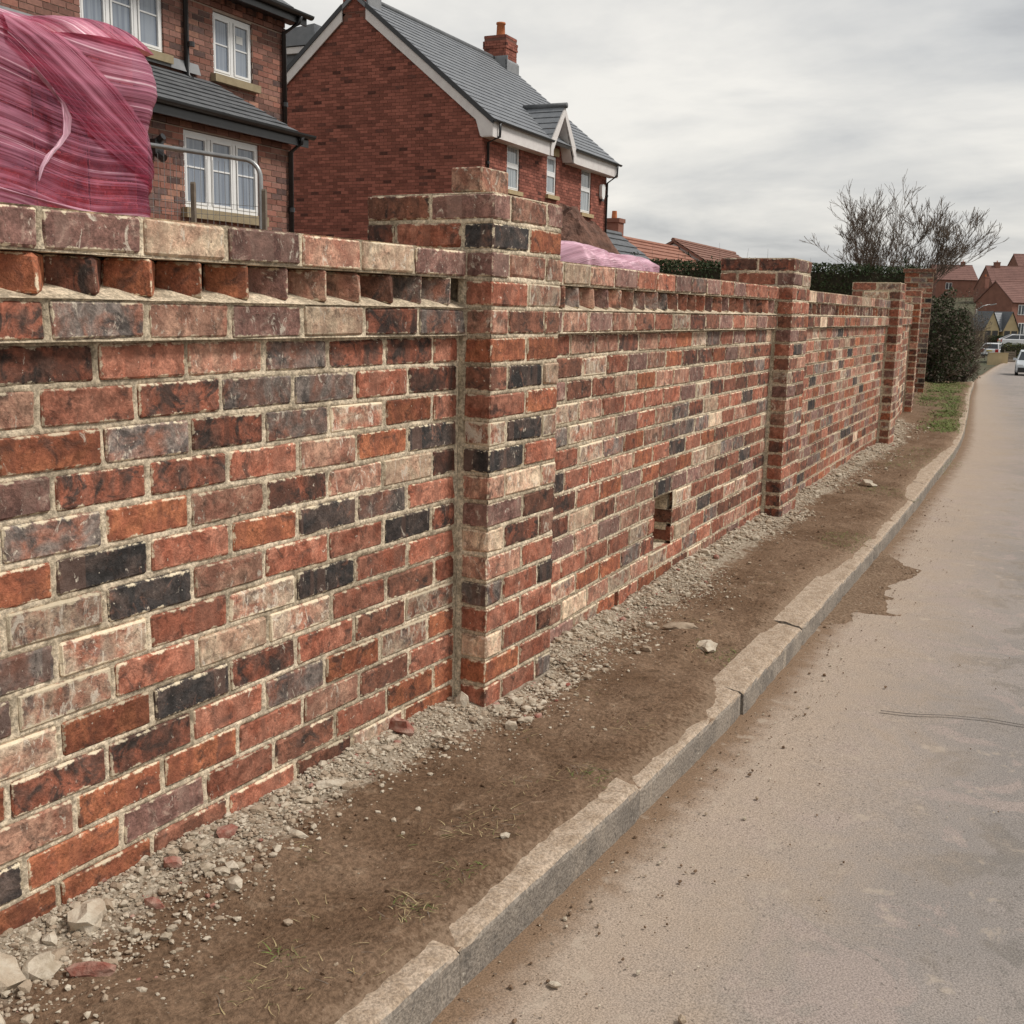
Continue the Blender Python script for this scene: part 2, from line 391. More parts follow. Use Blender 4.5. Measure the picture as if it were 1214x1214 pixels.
class MB:
    def __init__(s): s.v = []; s.f = []; s.m = []
    def quad(s, a, b, c, d, m=0):
        i = len(s.v); s.v += [a, b, c, d]; s.f.append((i, i+1, i+2, i+3)); s.m.append(m)
    def poly(s, pts, m=0):
        i = len(s.v); s.v += list(pts); s.f.append(tuple(range(i, i+len(pts)))); s.m.append(m)
    def box(s, x0, x1, y0, y1, z0, z1, m=0):
        i = len(s.v)
        s.v += [(x0, y0, z0), (x1, y0, z0), (x1, y1, z0), (x0, y1, z0), (x0, y0, z1), (x1, y0, z1), (x1, y1, z1), (x0, y1, z1)]
        for q in ((0, 3, 2, 1), (4, 5, 6, 7), (0, 1, 5, 4), (1, 2, 6, 5), (2, 3, 7, 6), (3, 0, 4, 7)):
            s.f.append(tuple(i+k for k in q)); s.m.append(m)
    def prism(s, poly, axis, a, b, m=0):
        """poly: 2-D points, extruded along axis from a to b"""
        def p3(q, t):
            return {'x': (t, q[0], q[1]), 'y': (q[0], t, q[1]), 'z': (q[0], q[1], t)}[axis]
        i = len(s.v); k = len(poly)
        s.v += [p3(q, a) for q in poly]+[p3(q, b) for q in poly]
        s.f.append(tuple(range(i+k-1, i-1, -1))); s.m.append(m)
        s.f.append(tuple(range(i+k, i+2*k))); s.m.append(m)
        for j in range(k):
            s.f.append((i+j, i+(j+1) % k, i+k+(j+1) % k, i+k+j)); s.m.append(m)
    def tube(s, pts, rad, n=8, m=0, cap=True):
        rs = rad if isinstance(rad, (list, tuple)) else [rad]*len(pts)
        pts = [Vector(p) for p in pts]; base = len(s.v)
        for j, p in enumerate(pts):
            t = (pts[min(j+1, len(pts)-1)]-pts[max(j-1, 0)]).normalized()
            a = t.cross(Vector((0, 0, 1)) if abs(t.z) < .95 else Vector((1, 0, 0))).normalized(); b = t.cross(a)
            for q in range(n):
                an = 2*math.pi*q/n
                s.v.append(tuple(p+(a*math.cos(an)+b*math.sin(an))*rs[j]))
        for j in range(len(pts)-1):
            for q in range(n):
                s.f.append((base+j*n+q, base+j*n+(q+1) % n, base+(j+1)*n+(q+1) % n, base+(j+1)*n+q)); s.m.append(m)
        if cap:
            s.f.append(tuple(base+q for q in range(n-1, -1, -1))); s.m.append(m)
            s.f.append(tuple(base+(len(pts)-1)*n+q for q in range(n))); s.m.append(m)
    def build(s, name, mats, parent=None, smooth=False, **kw):
        return mesh_obj(name, s.v, s.f, mats, parent, s.m, smooth, **kw)

_tab = nr.rand(256, 256)
def vn(x, y, sc, seed=0):
    x = np.asarray(x, float)/sc+seed*17.31; y = np.asarray(y, float)/sc+seed*9.77
    xi = np.floor(x).astype(int); yi = np.floor(y).astype(int); fx = x-xi; fy = y-yi
    fx = fx*fx*(3-2*fx); fy = fy*fy*(3-2*fy)
    g = lambda a, b: _tab[a & 255, b & 255]
    return (g(xi, yi)*(1-fx)+g(xi+1, yi)*fx)*(1-fy)+(g(xi, yi+1)*(1-fx)+g(xi+1, yi+1)*fx)*fy
def fbm(x, y, sc, seed=0, o=4):
    r = 0; a = .5
    for i in range(o): r = r+a*vn(x, y, sc/2**i, seed+i); a *= .5
    return r/(1-.5**o)
def grid_faces(nu, nv):
    i = np.arange(nu-1)[:, None]*nv+np.arange(nv-1)[None, :]
    return np.stack([i, i+1, i+nv+1, i+nv], -1).reshape(-1, 4)[:, ::-1].tolist()

# one shared brick body: box with chamfered, uneven arrises (44 triangles)
def brick_mesh(lx, ly, lz, seed):
    rr = random.Random(seed); h = (lx/2, ly/2, lz/2)
    V = []; idx = {}
    for sx in (-1, 1):
        for sy in (-1, 1):
            for sz in (-1, 1):
                j = [rr.uniform(-.0016, .0012) for _ in range(3)]
                c = rr.uniform(.0025, .0055)
                big = rr.random() < .14
                if big: c *= 2.1
                for ax in range(3):
                    p = [sx*h[0], sy*h[1], sz*h[2]]
                    for q in range(3):
                        p[q] += j[q]*(1 if (sx, sy, sz)[q] > 0 else -1)
                        if q != ax: p[q] -= (sx, sy, sz)[q]*c*rr.uniform(.7, 1.3)
                    idx[sx, sy, sz, ax] = len(V); V.append(p)
    F = []
    for ax in range(3):
        o1, o2 = (ax+1) % 3, (ax+2) % 3
        for s in (-1, 1):
            q = []
            for a, b in ((-1, -1), (1, -1), (1, 1), (-1, 1)):
                k = [0, 0, 0]; k[ax] = s; k[o1] = a; k[o2] = b; q.append(idx[(*k, ax)])
            F.append(q if s > 0 else q[::-1])
    for ax in range(3):
        o1, o2 = (ax+1) % 3, (ax+2) % 3
        for a in (-1, 1):
            for b in (-1, 1):
                k0 = [0]*3; k0[ax] = -1; k0[o1] = a; k0[o2] = b; k1 = list(k0); k1[ax] = 1
                q = [idx[(*k0, o1)], idx[(*k0, o2)], idx[(*k1, o2)], idx[(*k1, o1)]]
                F.append(q if a*b < 0 else q[::-1])
    for key in {k[:3] for k in idx}:
        q = [idx[(*key, 0)], idx[(*key, 1)], idx[(*key, 2)]]
        F.append(q if key[0]*key[1]*key[2] > 0 else q[::-1])
    me = bpy.data.meshes.new('brick'); me.from_pydata(V, [], F)
    me.materials.append(MATS['brick_red'])
    n = len(V)
    for an, dat in (('bl', V), ('bh', [h]*n), ('bo', [(seed*.37 % 7, seed*.73 % 5, seed*.19 % 3)]*n)):
        at = me.attributes.new(an, 'FLOAT_VECTOR', 'POINT'); at.data.foreach_set('vector', np.asarray(dat, np.float32).ravel())
    me.update(); return me
_bm = {}
def bmesh_for(l, d, hh):
    key = (round(l/.012), round(d/.012), round(hh/.012))
    if key not in _bm: _bm[key] = [brick_mesh(l, d, hh, 100*len(_bm)+i) for i in range(6)]
    return rng.choice(_bm[key])
def brick(parent, x0, x1, y0, y1, z0, z1, letter, rz=0., name='brick', jit=1.):
    me = bmesh_for(x1-x0, y1-y0, z1-z0)
    o = bpy.data.objects.new(name, me); COL.objects.link(o); o.parent = parent
    o.location = ((x0+x1)/2, (y0+y1)/2+rng.uniform(-.0015, .0015)*jit, (z0+z1)/2)
    h = me.attributes['bh'].data[0].vector
    o.scale = ((x1-x0)/(2*h[0]), (y1-y0)/(2*h[1]), (z1-z0)/(2*h[2]))
    o.rotation_euler = (rng.uniform(-.006, .006)*jit, rng.uniform(-.008, .008)*jit, rz+rng.uniform(-.006, .006)*jit)
    o.material_slots[0].link = 'OBJECT'; o.material_slots[0].material = MATS[BK[letter]]
    return o
# many bricks joined into one mesh
def bricks_joined(name, items, mats, parent, kind='stuff'):
    """items: (x0,x1,y0,y1,z0,z1,matindex,rz)"""
    V = []; F = []; MI = []; bl = []; bh = []; bo = []
    for it in items:
        x0, x1, y0, y1, z0, z1, mi = it[:7]; rz = it[7] if len(it) > 7 else 0
        c = ((x0+x1)/2, (y0+y1)/2, (z0+z1)/2); h = ((x1-x0)/2, (y1-y0)/2, (z1-z0)/2)
        i = len(V); of = (rng.uniform(0, 9), rng.uniform(0, 9), rng.uniform(0, 9)); cr, sr = math.cos(rz), math.sin(rz)
        for sx, sy, sz in ((-1, -1, -1), (1, -1, -1), (1, 1, -1), (-1, 1, -1), (-1, -1, 1), (1, -1, 1), (1, 1, 1), (-1, 1, 1)):
            p = (sx*h[0]+rng.uniform(-.0015, .0015), sy*h[1]+rng.uniform(-.0015, .0015), sz*h[2]+rng.uniform(-.0015, .0015))
            V.append((c[0]+p[0]*cr-p[1]*sr, c[1]+p[0]*sr+p[1]*cr, c[2]+p[2])); bl.append(p); bh.append(h); bo.append(of)
        for q in ((0, 3, 2, 1), (4, 5, 6, 7), (0, 1, 5, 4), (1, 2, 6, 5), (2, 3, 7, 6), (3, 0, 4, 7)):
            F.append(tuple(i+k for k in q)); MI.append(mi)
    o = mesh_obj(name, V, F, mats, parent, MI, attrs={'bl': ('FLOAT_VECTOR', bl), 'bh': ('FLOAT_VECTOR', bh), 'bo': ('FLOAT_VECTOR', bo)})
    if kind: o['kind'] = kind
    return o

# ------------------------------------------------------------------ ground heights and plan lines
def ter(X):
    return float(np.interp(X, [-1e4, 14, 18, 27, 40, 70, 110, 150, 230, 300, 600, 4000], [0, 0, -.02, -.3, -.8, -1.95, -2.5, -1.9, 3.5, 9, 12, 12]))
KX = [-14, -4, -1.2, .5, 2, 4.18, 7.3, 9.7, 13.5, 18.4, 26.7, 40, 55, 70, 110, 160, 230]
KY = [-.8, -.77, -.75, -.735, -.655, -.53, -.31, -.12, .34, .97, 2.0, 3.7, 5.5, 7.2, 10.3, 12.5, 14]
from bisect import bisect
def kline(X):
    i = min(max(bisect(KX, X)-1, 0), len(KX)-2)
    # catmull-rom for a smooth line
    p = [KY[max(i-1, 0)], KY[i], KY[i+1], KY[min(i+2, len(KY)-1)]]
    h = KX[i+1]-KX[i]; t = (X-KX[i])/h
    m0 = (KY[i+1]-p[0])/(KX[i+1]-KX[max(i-1, 0)])*h; m1 = (p[3]-KY[i])/(KX[min(i+2, len(KX)-1)]-KX[i])*h
    return (2*t**3-3*t*t+1)*p[1]+(t**3-2*t*t+t)*m0+(-2*t**3+3*t*t)*p[2]+(t**3-t*t)*m1

# ------------------------------------------------------------------ ground sheet
xs = np.concatenate([np.linspace(-3000, -60, 12), np.linspace(-50, 60, 56), np.linspace(66, 320, 52), np.linspace(360, 4000, 16)])
ys = np.concatenate([np.linspace(-3000, -80, 12), np.linspace(-70, 90, 60), np.linspace(110, 3000, 14)])
V = []
for X in xs:
    for Y in ys:
        V.append((X, Y, ter(X)-.28-(.25 if 27 < X < 130 and abs(Y-kline(X)) < 12 else 0)+(.02*(Y-40) if X > 140 and Y > 40 else 0)))
tag(mesh_obj('ground', V, [f[::-1] for f in grid_faces(len(xs), len(ys))], 'ground_field', smooth=True), kind='structure')

# road sheet
rx = np.concatenate([np.arange(-14, -3, .25), np.arange(-3, 8, .04), np.arange(8, 30, .25), np.arange(30, 232, 3.)])
rv = np.concatenate([np.linspace(0, 1.2, 25), np.linspace(1.28, 3.2, 20), np.linspace(3.4, 6.0, 8)])
RX = np.repeat(rx, len(rv)); RV = np.tile(rv, len(rx))
KL = np.array([kline(x) for x in rx]); TZ = np.array([ter(x) for x in rx])
RY = np.repeat(KL, len(rv))-RV+.012; RZ = np.repeat(TZ, len(rv))-.1
RZ = RZ+(fbm(RX, RY, .5, 3)-.5)*.006+.012*np.exp(-RV/.1)*fbm(RX, RY, .35, 5)*.8
o = mesh_obj('road', np.stack([RX, RY, RZ], 1), [f[::-1] for f in grid_faces(len(rx), len(rv))], 'asphalt', smooth=True, attrs={'dk': ('FLOAT', RV)})
tag(o, kind='structure')
# joint cracked across the road
def crack(pts, wid, name):
    mb = MB(); cur = []
    for a, b in zip(pts[:-1], pts[1:]):
        for t in np.linspace(0, 1, 18, endpoint=False): cur.append((a[0]+(b[0]-a[0])*t, a[1]+(b[1]-a[1])*t))
    cur = [(x+(vn(x*1., y, .12, 4)-.5)*.03, y) for x, y in cur]
    for (xa, ya), (xb, yb) in zip(cur[:-1], cur[1:]):
        wa = wid*(.4+float(vn(xa, ya, .07, 8))); wb = wid*(.4+float(vn(xb, yb, .07, 8)))
        mb.quad((xa-wa/2, ya, -.093), (xa+wa/2, ya, -.093), (xb+wb/2, yb, -.093), (xb-wb/2, yb, -.093))
    tag(mb.build(name, 'road_joint'), kind='structure')
crack([(.97, -1.12), (1.1, -1.45), (1.14, -2.0), (1.2, -6)], .007, 'road_joint')

# kerb of separate stones
kerb = empty('kerb', (0, 0, 0)); tag(kerb, kind='structure')
def kerb_stone_mesh(seed, ln=.897):
    rr = random.Random(seed); nu = 25
    prof = [(.0, -.22), (.0, -.018), (.004, -.008), (.013, -.001), (.03, .0), (.075, .0), (.132, -.001), (.132, -.22)]
    V = []; F = []
    for i in range(nu):
        t = i/(nu-1); x = t*ln
        chip = max(0, float(vn(x*1., seed*3.3, .07, seed))-.6)*.03+(.008 if i in (0, nu-1) else 0)
        for j, (y, z) in enumerate(prof):
            k = 1 if 1 <= j <= 4 else 0
            V.append((x+(rr.uniform(-.002, .002) if 0 < i < nu-1 else 0), y+k*chip*.7+rr.uniform(-.0012, .0012), z-(chip if 2 <= j <= 4 else 0)+rr.uniform(-.0012, .0012)))
    k = len(prof)
    for i in range(nu-1):
        for j in range(k):
            F.append((i*k+j, (i+1)*k+j, (i+1)*k+(j+1) % k, i*k+(j+1) % k))
    F.append(tuple(range(k))[::1]); F.append(tuple((nu-1)*k+j for j in range(k-1, -1, -1)))
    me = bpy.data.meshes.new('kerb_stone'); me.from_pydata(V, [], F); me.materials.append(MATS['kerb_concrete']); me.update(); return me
KM = [kerb_stone_mesh(s) for s in range(6)]
x = -1.14-.906*4; i = 0
while x < 29:
    x1 = x+.906
    y0, y1 = kline(x), kline(x1); z0, z1 = ter(x), ter(x1)
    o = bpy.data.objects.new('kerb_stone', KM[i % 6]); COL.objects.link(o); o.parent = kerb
    o.location = (x+.004, y0+rng.uniform(-.003, .003), z0-.001+rng.uniform(-.005, .005))
    o.rotation_euler = (rng.uniform(-.02, .02), -math.atan2(z1-z0, .906)+rng.uniform(-.004, .004), math.atan2(y1-y0, .906))
    x = x1; i += 1

# verge of bare soil, lapping over the back of the kerb, with a rubble bank against the wall
PIER = [(0., -.109, 0.017), (3.79, .084, .052), (8.43, .374, .085), (12.46, .897, .14), (17.0, 1.53, .16)]
def wall_y(X):
    return float(np.interp(X, [-20, .45, 3.77, 4.24, 8.4, 8.88, 12.4, 13, 17, 30], [0, .01, .19, .21, .47, .51, .99, 1.07, 1.65, 3.6]))
vx = np.concatenate([np.arange(-9, -2.6, .1), np.arange(-2.6, 5, .022), np.arange(5, 12, .06), np.arange(12, 27, .2)])
NV = 64; vt = np.concatenate([np.linspace(0, .68, 28), np.linspace(.7, 1, 36)])
VX = np.repeat(vx, NV); T = np.tile(vt, len(vx))
WY = np.repeat([wall_y(x) for x in vx], NV)+.05; KY2 = np.repeat([kline(x) for x in vx], NV)+.012
VY = WY+(KY2-WY)*T; DW = WY-.05-VY; DK = VY-KY2
cov = np.interp(VX, [-9, -1.9, -1.2, .2, .5, .75, 2.5, 3.1, 3.8, 5.2, 5.8, 7.2, 8.5, 27], [.05, .045, .038, .04, .05, .125, .12, .07, .05, .04, .11, .11, .05, .04])
VZ = np.array([ter(x) for x in vx]).repeat(NV)
bank = .03*np.clip(1-DW/.2, 0, 1)**1.3*(1-1.3*np.exp(-((VX-1.36)/.12)**2))
edge_n = (fbm(VX, VY*.4, .4, 21)-.5)*.04+(fbm(VX, VY, .03, 22)-.5)*.02
prof = np.clip((DK-cov+edge_n)/.09, -1, 1)
body = .016-.016*np.clip((DK-.15)/.35, 0, 1)+((fbm(VX, VY, .3, 2)-.5)*.045+(fbm(VX, VY, .06, 6)-.5)*.022)*np.clip((DK-.03)/.2, 0, 1)
hole = -.05*np.exp(-(((VX-1.02)/.3)**2+((VY+.52)/.085)**2))
VZ = VZ+np.where(prof > 0, body*np.minimum(prof*1.4, 1)+.004*prof, prof*.03)+bank*(.7+.6*fbm(VX, VY, .12, 9))+hole
rubv = np.clip(1.25-DW/(.12+.2*fbm(VX, VY*0, .35, 14, 2)), 0, 1)*np.interp(VX, [-9, 9, 12, 27], [1, 1, .3, .0])
o = mesh_obj('verge', np.stack([VX, VY, VZ], 1), [f[::-1] for f in grid_faces(len(vx), NV)], 'soil', smooth=True, attrs={'rub': ('FLOAT', rubv), 'dry': ('FLOAT', np.clip(1-(DK-cov)/.09, 0, 1))})
tag(o, kind='structure')

# soil spilled over the kerb onto the road (edge found where the low heap meets the asphalt)
def spill(x0, x1, wid, hgt, seed):
    ux = np.arange(x0, x1, .02); uv = np.linspace(0, wid*1.5, 34)
    UX = np.repeat(ux, 34); UV = np.tile(uv, len(ux)); UY = np.array([kline(x) for x in ux]).repeat(34)-UV+.01
    t = (UX-x0)/(x1-x0); en = np.clip(np.minimum(t, 1-t)*5, 0, 1)
    z = hgt*(1.1-UV/(wid*en+.02))+(fbm(UX, UY, .3, seed)-.5)*hgt*1.3+(fbm(UX, UY, .09, seed+3)-.5)*hgt*.6
    o = mesh_obj('soil_spill', np.stack([UX, UY, -.1+np.clip(z, -.03, hgt)], 1), [f[::-1] for f in grid_faces(len(ux), 34)], 'soil', smooth=True, attrs={'rub': ('FLOAT', np.zeros(len(UX))), 'dry': ('FLOAT', np.full(len(UX), .72))})
    tag(o, kind='structure')
spill(1.95, 3.75, .2, .012, 33)

# raised garden behind the wall
gx = np.linspace(-8, 34, 60); gy = np.linspace(.0, 1, 30); V = []
for X in gx:
    for t in gy:
        Y = wall_y(X)+.26+t*30
        V.append((X, Y, np.interp(X, [-8, 16, 22, 34], [1.0, 1.0, .4, .0])+float(fbm(X, Y, 2., 5)-.5)*.12))
tag(mesh_obj('garden_ground', V, [f[::-1] for f in grid_faces(60, 30)], 'garden_earth', smooth=True), kind='structure')

# ------------------------------------------------------------------ the new brick wall
G = .083; H = 19*G; BH = .0712
def cz(k): return H-k*G+(G-BH)/2, H-(k-1)*G-(G-BH)/2       # brick of course k
LS = .2388
def mortar_sheet(mb_v, mb_f, rects_by_course, u0, u1, z0, z1, tomap, res, seed, depth=.0035):
    nu = max(3, int((u1-u0)/res)); nz = max(3, int((z1-z0)/res))
    U = np.linspace(u0, u1, nu); Z = np.linspace(z0, z1, nz)
    UU = np.repeat(U, nz); ZZ = np.tile(Z, nu)
    ins = np.full(UU.shape, -.02)
    for k, lst in rects_by_course.items():
        za, zb = cz(k)
        sel = np.where((ZZ > za-.02) & (ZZ < zb+.02))[0]
        if not len(sel): continue
        for (a, b) in lst:
            s2 = sel[(UU[sel] > a-.02) & (UU[sel] < b+.02)]
            d = np.minimum(np.minimum(UU[s2]-a, b-UU[s2]), np.minimum(ZZ[s2]-za, zb-ZZ[s2]))
            ins[s2] = np.maximum(ins[s2], d)
    n = fbm(UU+seed*3.1, ZZ, .03, seed, 3)-.5; n2 = fbm(UU+seed*3.1, ZZ, .2, seed+5, 2)-.5
    y = depth+n*.006+n2*.005+np.clip(ins-.0005, 0, .02)*1.3-np.clip(-ins-.003, 0, .004)*.1
    P = tomap(UU, y, ZZ)
    b = len(mb_v); mb_v.extend(P.tolist())
    mb_f.extend([[q+b for q in f][::-1] for f in grid_faces(nu, nz)])

def course_layout(u0, u1, first, jit=.004):
    """bricks of one course between u0 and u1, going down from u1; first = width of the first piece"""
    out = []; x = u1; wd = first
    while x > u0+.03:
        a = max(u0, x-wd); out.append((a+.0055+rng.uniform(0, jit)*.5, x-.0055-rng.uniform(0, jit)*.5)); x = a; wd = LS+rng.uniform(-jit, jit)*1.6
    return out

P1 = {6: 'RDDGPRDRG', 7: 'DRGGDRPDR', 8: 'ROMGDGORY', 9: 'BOPRDDYRN', 10: 'DWPDPOGGR', 11: 'RGBORBORG', 12: 'DBRRPBMWR', 13: 'RRBMRMGOR',
      14: 'RNRMWRMGP', 15: 'MNRDBOMRO', 16: 'OMOGRDDOR', 17: 'RNPROOPRR', 18: 'OORNRYOBR', 19: 'OMNRNOORD', 5: 'GDWYPGDRY', 3: 'YWPYWYYRP'}
TEETH1 = 'GGNPPYOOODORNYRPGRNYR'
TEETH_W = 'RNYOPGYNRGY'

def make_panel(name, label, p0, p1, letters=None, single=True, res=.01, opening=None, weep=None, right_anchor=True, teeth=None, seed=1, hi=19):
    """wall panel standing from p0 to p1; local x runs along it, the face is y = 0"""
    L = math.hypot(p1[0]-p0[0], p1[1]-p0[1]); a = math.atan2(p1[1]-p0[1], p1[0]-p0[0])
    t = empty(name, (p0[0], p0[1], 0), a); tag(t, label, 'wall', 'brick wall panels between the piers')
    lay = {}; wv = []; wf = []; items = []
    for k in range(3, hi+1):
        if k == 4: continue
        even = k % 2 == 0
        first = (.133 if even else .2588) if k != 3 else .27
        if k == 5: first = .25
        if k > 5: first += .02*math.sin(k*1.7)*(k > 12)
        lst = course_layout(0, L-.008, first)
        lay[k] = lst
    if opening:
        for k in range(14+1, 18):
            new = []
            for (x0, x1) in lay[k]:
                if x1 < opening[0] or x0 > opening[1]: new.append((x0, x1)); continue
                if opening[0]-x0 > .04: new.append((x0, opening[0]-.001))
                if x1-opening[1] > .04: new.append((opening[1]+.001, x1))
            lay[k] = new
    if weep:
        k = 19; new = []
        for (x0, x1) in lay[k]:
            if x1 < weep[0] or x0 > weep[1]: new.append((x0, x1)); continue
            if weep[0]-x0 > .04: new.append((x0, weep[0]))
            if x1-weep[1] > .04: new.append((weep[1], x1))
        lay[k] = new
    for k, lst in lay.items():
        y0 = {3: -.030, 5: -.028}.get(k, 0.)
        za, zb = cz(k)
        for j, (x0, x1) in enumerate(lst):
            s = letters.get(k, '') if letters else ''
            ch = s[j] if j < len(s) else (rb('RRYYPPNGWYP') if k == 3 else rb())
            if opening and 15 <= k <= 17 and (abs(x0-opening[1]) < .004 or abs(x1-opening[0]) < .004): ch = 'RNRPRD'[k-15+(3 if x1 < opening[1] else 0)]
            dz = rng.uniform(-.0012, .0012)
            if single: brick(t, x0, x1, y0, y0+.104, za+dz, zb+dz, ch)
            else: items.append((x0, x1, y0+rng.uniform(-.0015, .0015), y0+.104, za+dz, zb+dz, BL.index(ch)))
    # dog-tooth course: bricks laid at 45 degrees, corner outwards
    za, zb = cz(4); x = L-.1; j = 0; wd = .0985
    while x > .06:
        ch = teeth[j] if teeth and j < len(teeth) else rng.choice(TEETH_W)
        # corner at (x,-.028); width along (-1,1)/sqrt2, length along (1,1)/sqrt2
        ln = .14; c = .70711
        mx = x+(-c*wd/2+c*ln/2); my = -.028+rng.uniform(-.003, .003)+(c*wd/2+c*ln/2)
        if mx+.1 < L+.02 or True:
            if single: brick(t, mx-ln/2, mx+ln/2, my-wd/2, my+wd/2, za, zb+.004, ch, rz=math.pi/4+rng.uniform(-.03, .03))
            else: items.append((mx-ln/2, mx+ln/2, my-wd/2, my+wd/2, za, zb+.004, BL.index(ch), math.pi/4))
        x -= .1376+rng.uniform(-.003, .003); j += 1
    if not single: bricks_joined('brickwork', items, [BK[c] for c in BL], t)
    # mortar: beds and perpends, feathered on to the bricks
    zk = H-5*G
    mortar_sheet(wv, wf, {k: v for k, v in lay.items() if k > 5}, 0, L, -.02, zk+.002, lambda u, y, z: np.stack([u, y, z], 1), res, seed)
    mortar_sheet(wv, wf, {5: lay[5]}, 0, L, zk+.001, zk+G, lambda u, y, z: np.stack([u, y-.028, z], 1), res, seed+1)
    mortar_sheet(wv, wf, {3: lay[3]}, 0, L, H-3*G+.004, H-2*G-.003, lambda u, y, z: np.stack([u, y-.030+.003, z], 1), res, seed+2)
    if opening:
        za_ = cz(17)[0]-.006; zb_ = cz(15)[1]+.006
        V = np.array(wv); keep = []
        for f in wf:
            c = V[f].mean(0)
            if opening[0]-.004 < c[0] < opening[1]+.004 and za_ < c[2] < zb_: continue
            keep.append(f)
        wf[:] = keep
    if weep:
        V = np.array(wv); z_ = cz(19)
        wf[:] = [f for f in wf if not (weep[0]+.002 < V[f].mean(0)[0] < weep[1]-.002 and z_[0] < V[f].mean(0)[2] < z_[1])]
    mesh_obj('mortar', wv, wf, 'mortar', t, smooth=True)
    # bed for the dog-tooth, tilted forward, and the core behind the face
    mb = MB(); z5 = H-4*G-.004
    n = max(4, int(L/.03)); pr = []
    for i in range(n+1):
        x = L*i/n; e1 = float(vn(x, 3, .05, seed))*.006
        pr.append([(x, -.031, z5+.0015+e1*.3), (x, -.02, z5+.005+e1*.7), (x, .02, z5+.02+e1), (x, .08, z5+.042)])
    for i in range(n):
        for q in range(3): mb.quad(pr[i][q], pr[i+1][q], pr[i+1][q+1], pr[i][q+1])
    mb.build('tooth_bed', 'mortar', t, smooth=True)
    core = MB()
    yb = .225
    if opening:
        a0, a1 = opening; zl, zh = cz(17)[0]-.004, cz(15)[1]+.004
        w0, w1 = weep
        core.box(w1, a0-.002, .03, yb, -.3, H-4*G-.008); core.box(a1+.002, L, .03, yb, -.3, H-4*G-.008)
        core.box(0, w0, .03, yb, -.3, H-4*G-.008); core.box(w0, w1, .03, yb, cz(19)[1]+.006, H-4*G-.008)
        core.box(w0, w1, .16, yb, -.3, cz(19)[1]+.006)
        core.box(a0-.002, a1+.002, .03, yb, -.3, zl-.004); core.box(a0-.002, a1+.002, .03, yb, zh+.004, H-4*G-.008)
        core.box(a0-.002, a1+.002, .2, yb, zl-.004, zh+.004)
    else:
        core.box(0, L, .03, yb, -.3, H-4*G-.008)
    core.box(0, L, .085, yb, H-4*G-.006, H-3*G-.002)
    core.box(0, L, -.022, yb, H-3*G, H-2*G-.006)
    core.build('core', 'mortar', t)
    if opening:   # bricks lining the two cheeks of the hole
        for k in (15, 16, 17):
            za, zb = cz(k)
            brick(t, opening[1]+.001, opening[1]+.10, .1055, .19, za, zb, 'RDR'[k-15], name='brick')
    return t

def make_pier(name, label, p, ang, letters=None, single=True, res=.01, seed=1, courses=19, base=0., w=.45, dep=.45, proj=.109, cap=False, free=False):
    t = empty(name, (p[0]-math.sin(-ang)*0, p[1], base), ang)
    tag(t, label, 'pier', 'brick piers along the wall')
    # local frame: front-left corner at the origin, x along the front, y into the wall
    Hh = courses*G
    off = H-Hh
    items = []; fl = {}; ll = {}
    S, Hd = .2155, .1005
    for k in range(1, courses+1):
        za, zb = cz(k); za -= off; zb -= off
        odd = k % 2 == 1
        top = k <= 2 or free
        fr = [(0., Hd), (Hd+.0105, w-Hd-.0105), (w-Hd, w)] if odd else [(0., S+.003), (w-S-.003, w)]
        s = letters[k] if letters else ''.join(rb('RRRROPPDDGMNNNYYB') for _ in range(8))
        fl[k] = fr
        dfront = S if odd and top else .092
        def add(x0, x1, y0, y1, ch):
            dz = rng.uniform(-.001, .001)
            if single: brick(t, x0, x1, y0, y1, za+dz, zb+dz, ch)
            else: items.append((x0, x1, y0, y1, za+dz, zb+dz, BL.index(ch)))
        if top:
            left = [(0., S), (S+.0105, dep)] if odd else [(0., Hd), (Hd+.0105, dep-Hd-.0105), (dep-Hd, dep)]
        else: left = [(0., .092)]
        ll[k] = left
        for j, (a, b) in enumerate(fr):
            d = left[0][1] if j == 0 else .1
            if top and j == len(fr)-1: d = left[0][1]
            add(a, b, 0., d, s[j])
        for j, (a, b) in enumerate(left[1:]):
            wd = S if odd is False else Hd
            add(0., .1 if (odd or j == 0) else S, a, b, s[4+j] if len(s) > 4+j else 'R')
            if top: add(w-.1, w, a, b, rb())
        if top and not odd: pass
    if cap:
        za = H-off; items.append((-.03, w+.03, -.03, dep+.03, Hh+.002, Hh+.06, BL.index('N')))
    if items: bricks_joined('brickwork', items, [BK[c] for c in BL], t)
    wv = []; wf = []
    sh = lambda d: d
    mortar_sheet(wv, wf, fl, .004, w-.004, off-.02, H-.006, lambda u, y, z: np.stack([u, y, z-off], 1), res, seed+3, .0035)
    mortar_sheet(wv, wf, {k: v for k, v in ll.items() if k > 2}, .004, dep-.004 if free else proj+.01, off-.02, H-2*G, lambda u, y, z: np.stack([y, u, z-off], 1), res, seed+4, .0035)
    mortar_sheet(wv, wf, {k: v for k, v in ll.items() if k <= 2}, .004, dep-.004, H-2*G-.004, H-.006, lambda u, y, z: np.stack([y, u, z-off], 1), res, seed+5, .0035)
    mesh_obj('mortar', wv, wf, 'mortar', t, smooth=True)
    core = MB(); core.box(.02, w-.012, .02, dep-.012, -.3, Hh-.004); core.box(.012, w-.012, .012, dep-.012, Hh-.03, Hh-.001)
    core.box(.02, w-.004, .02, dep-.004, -.3, Hh-2*G)
    core.build('core', 'mortar', t)
    return t

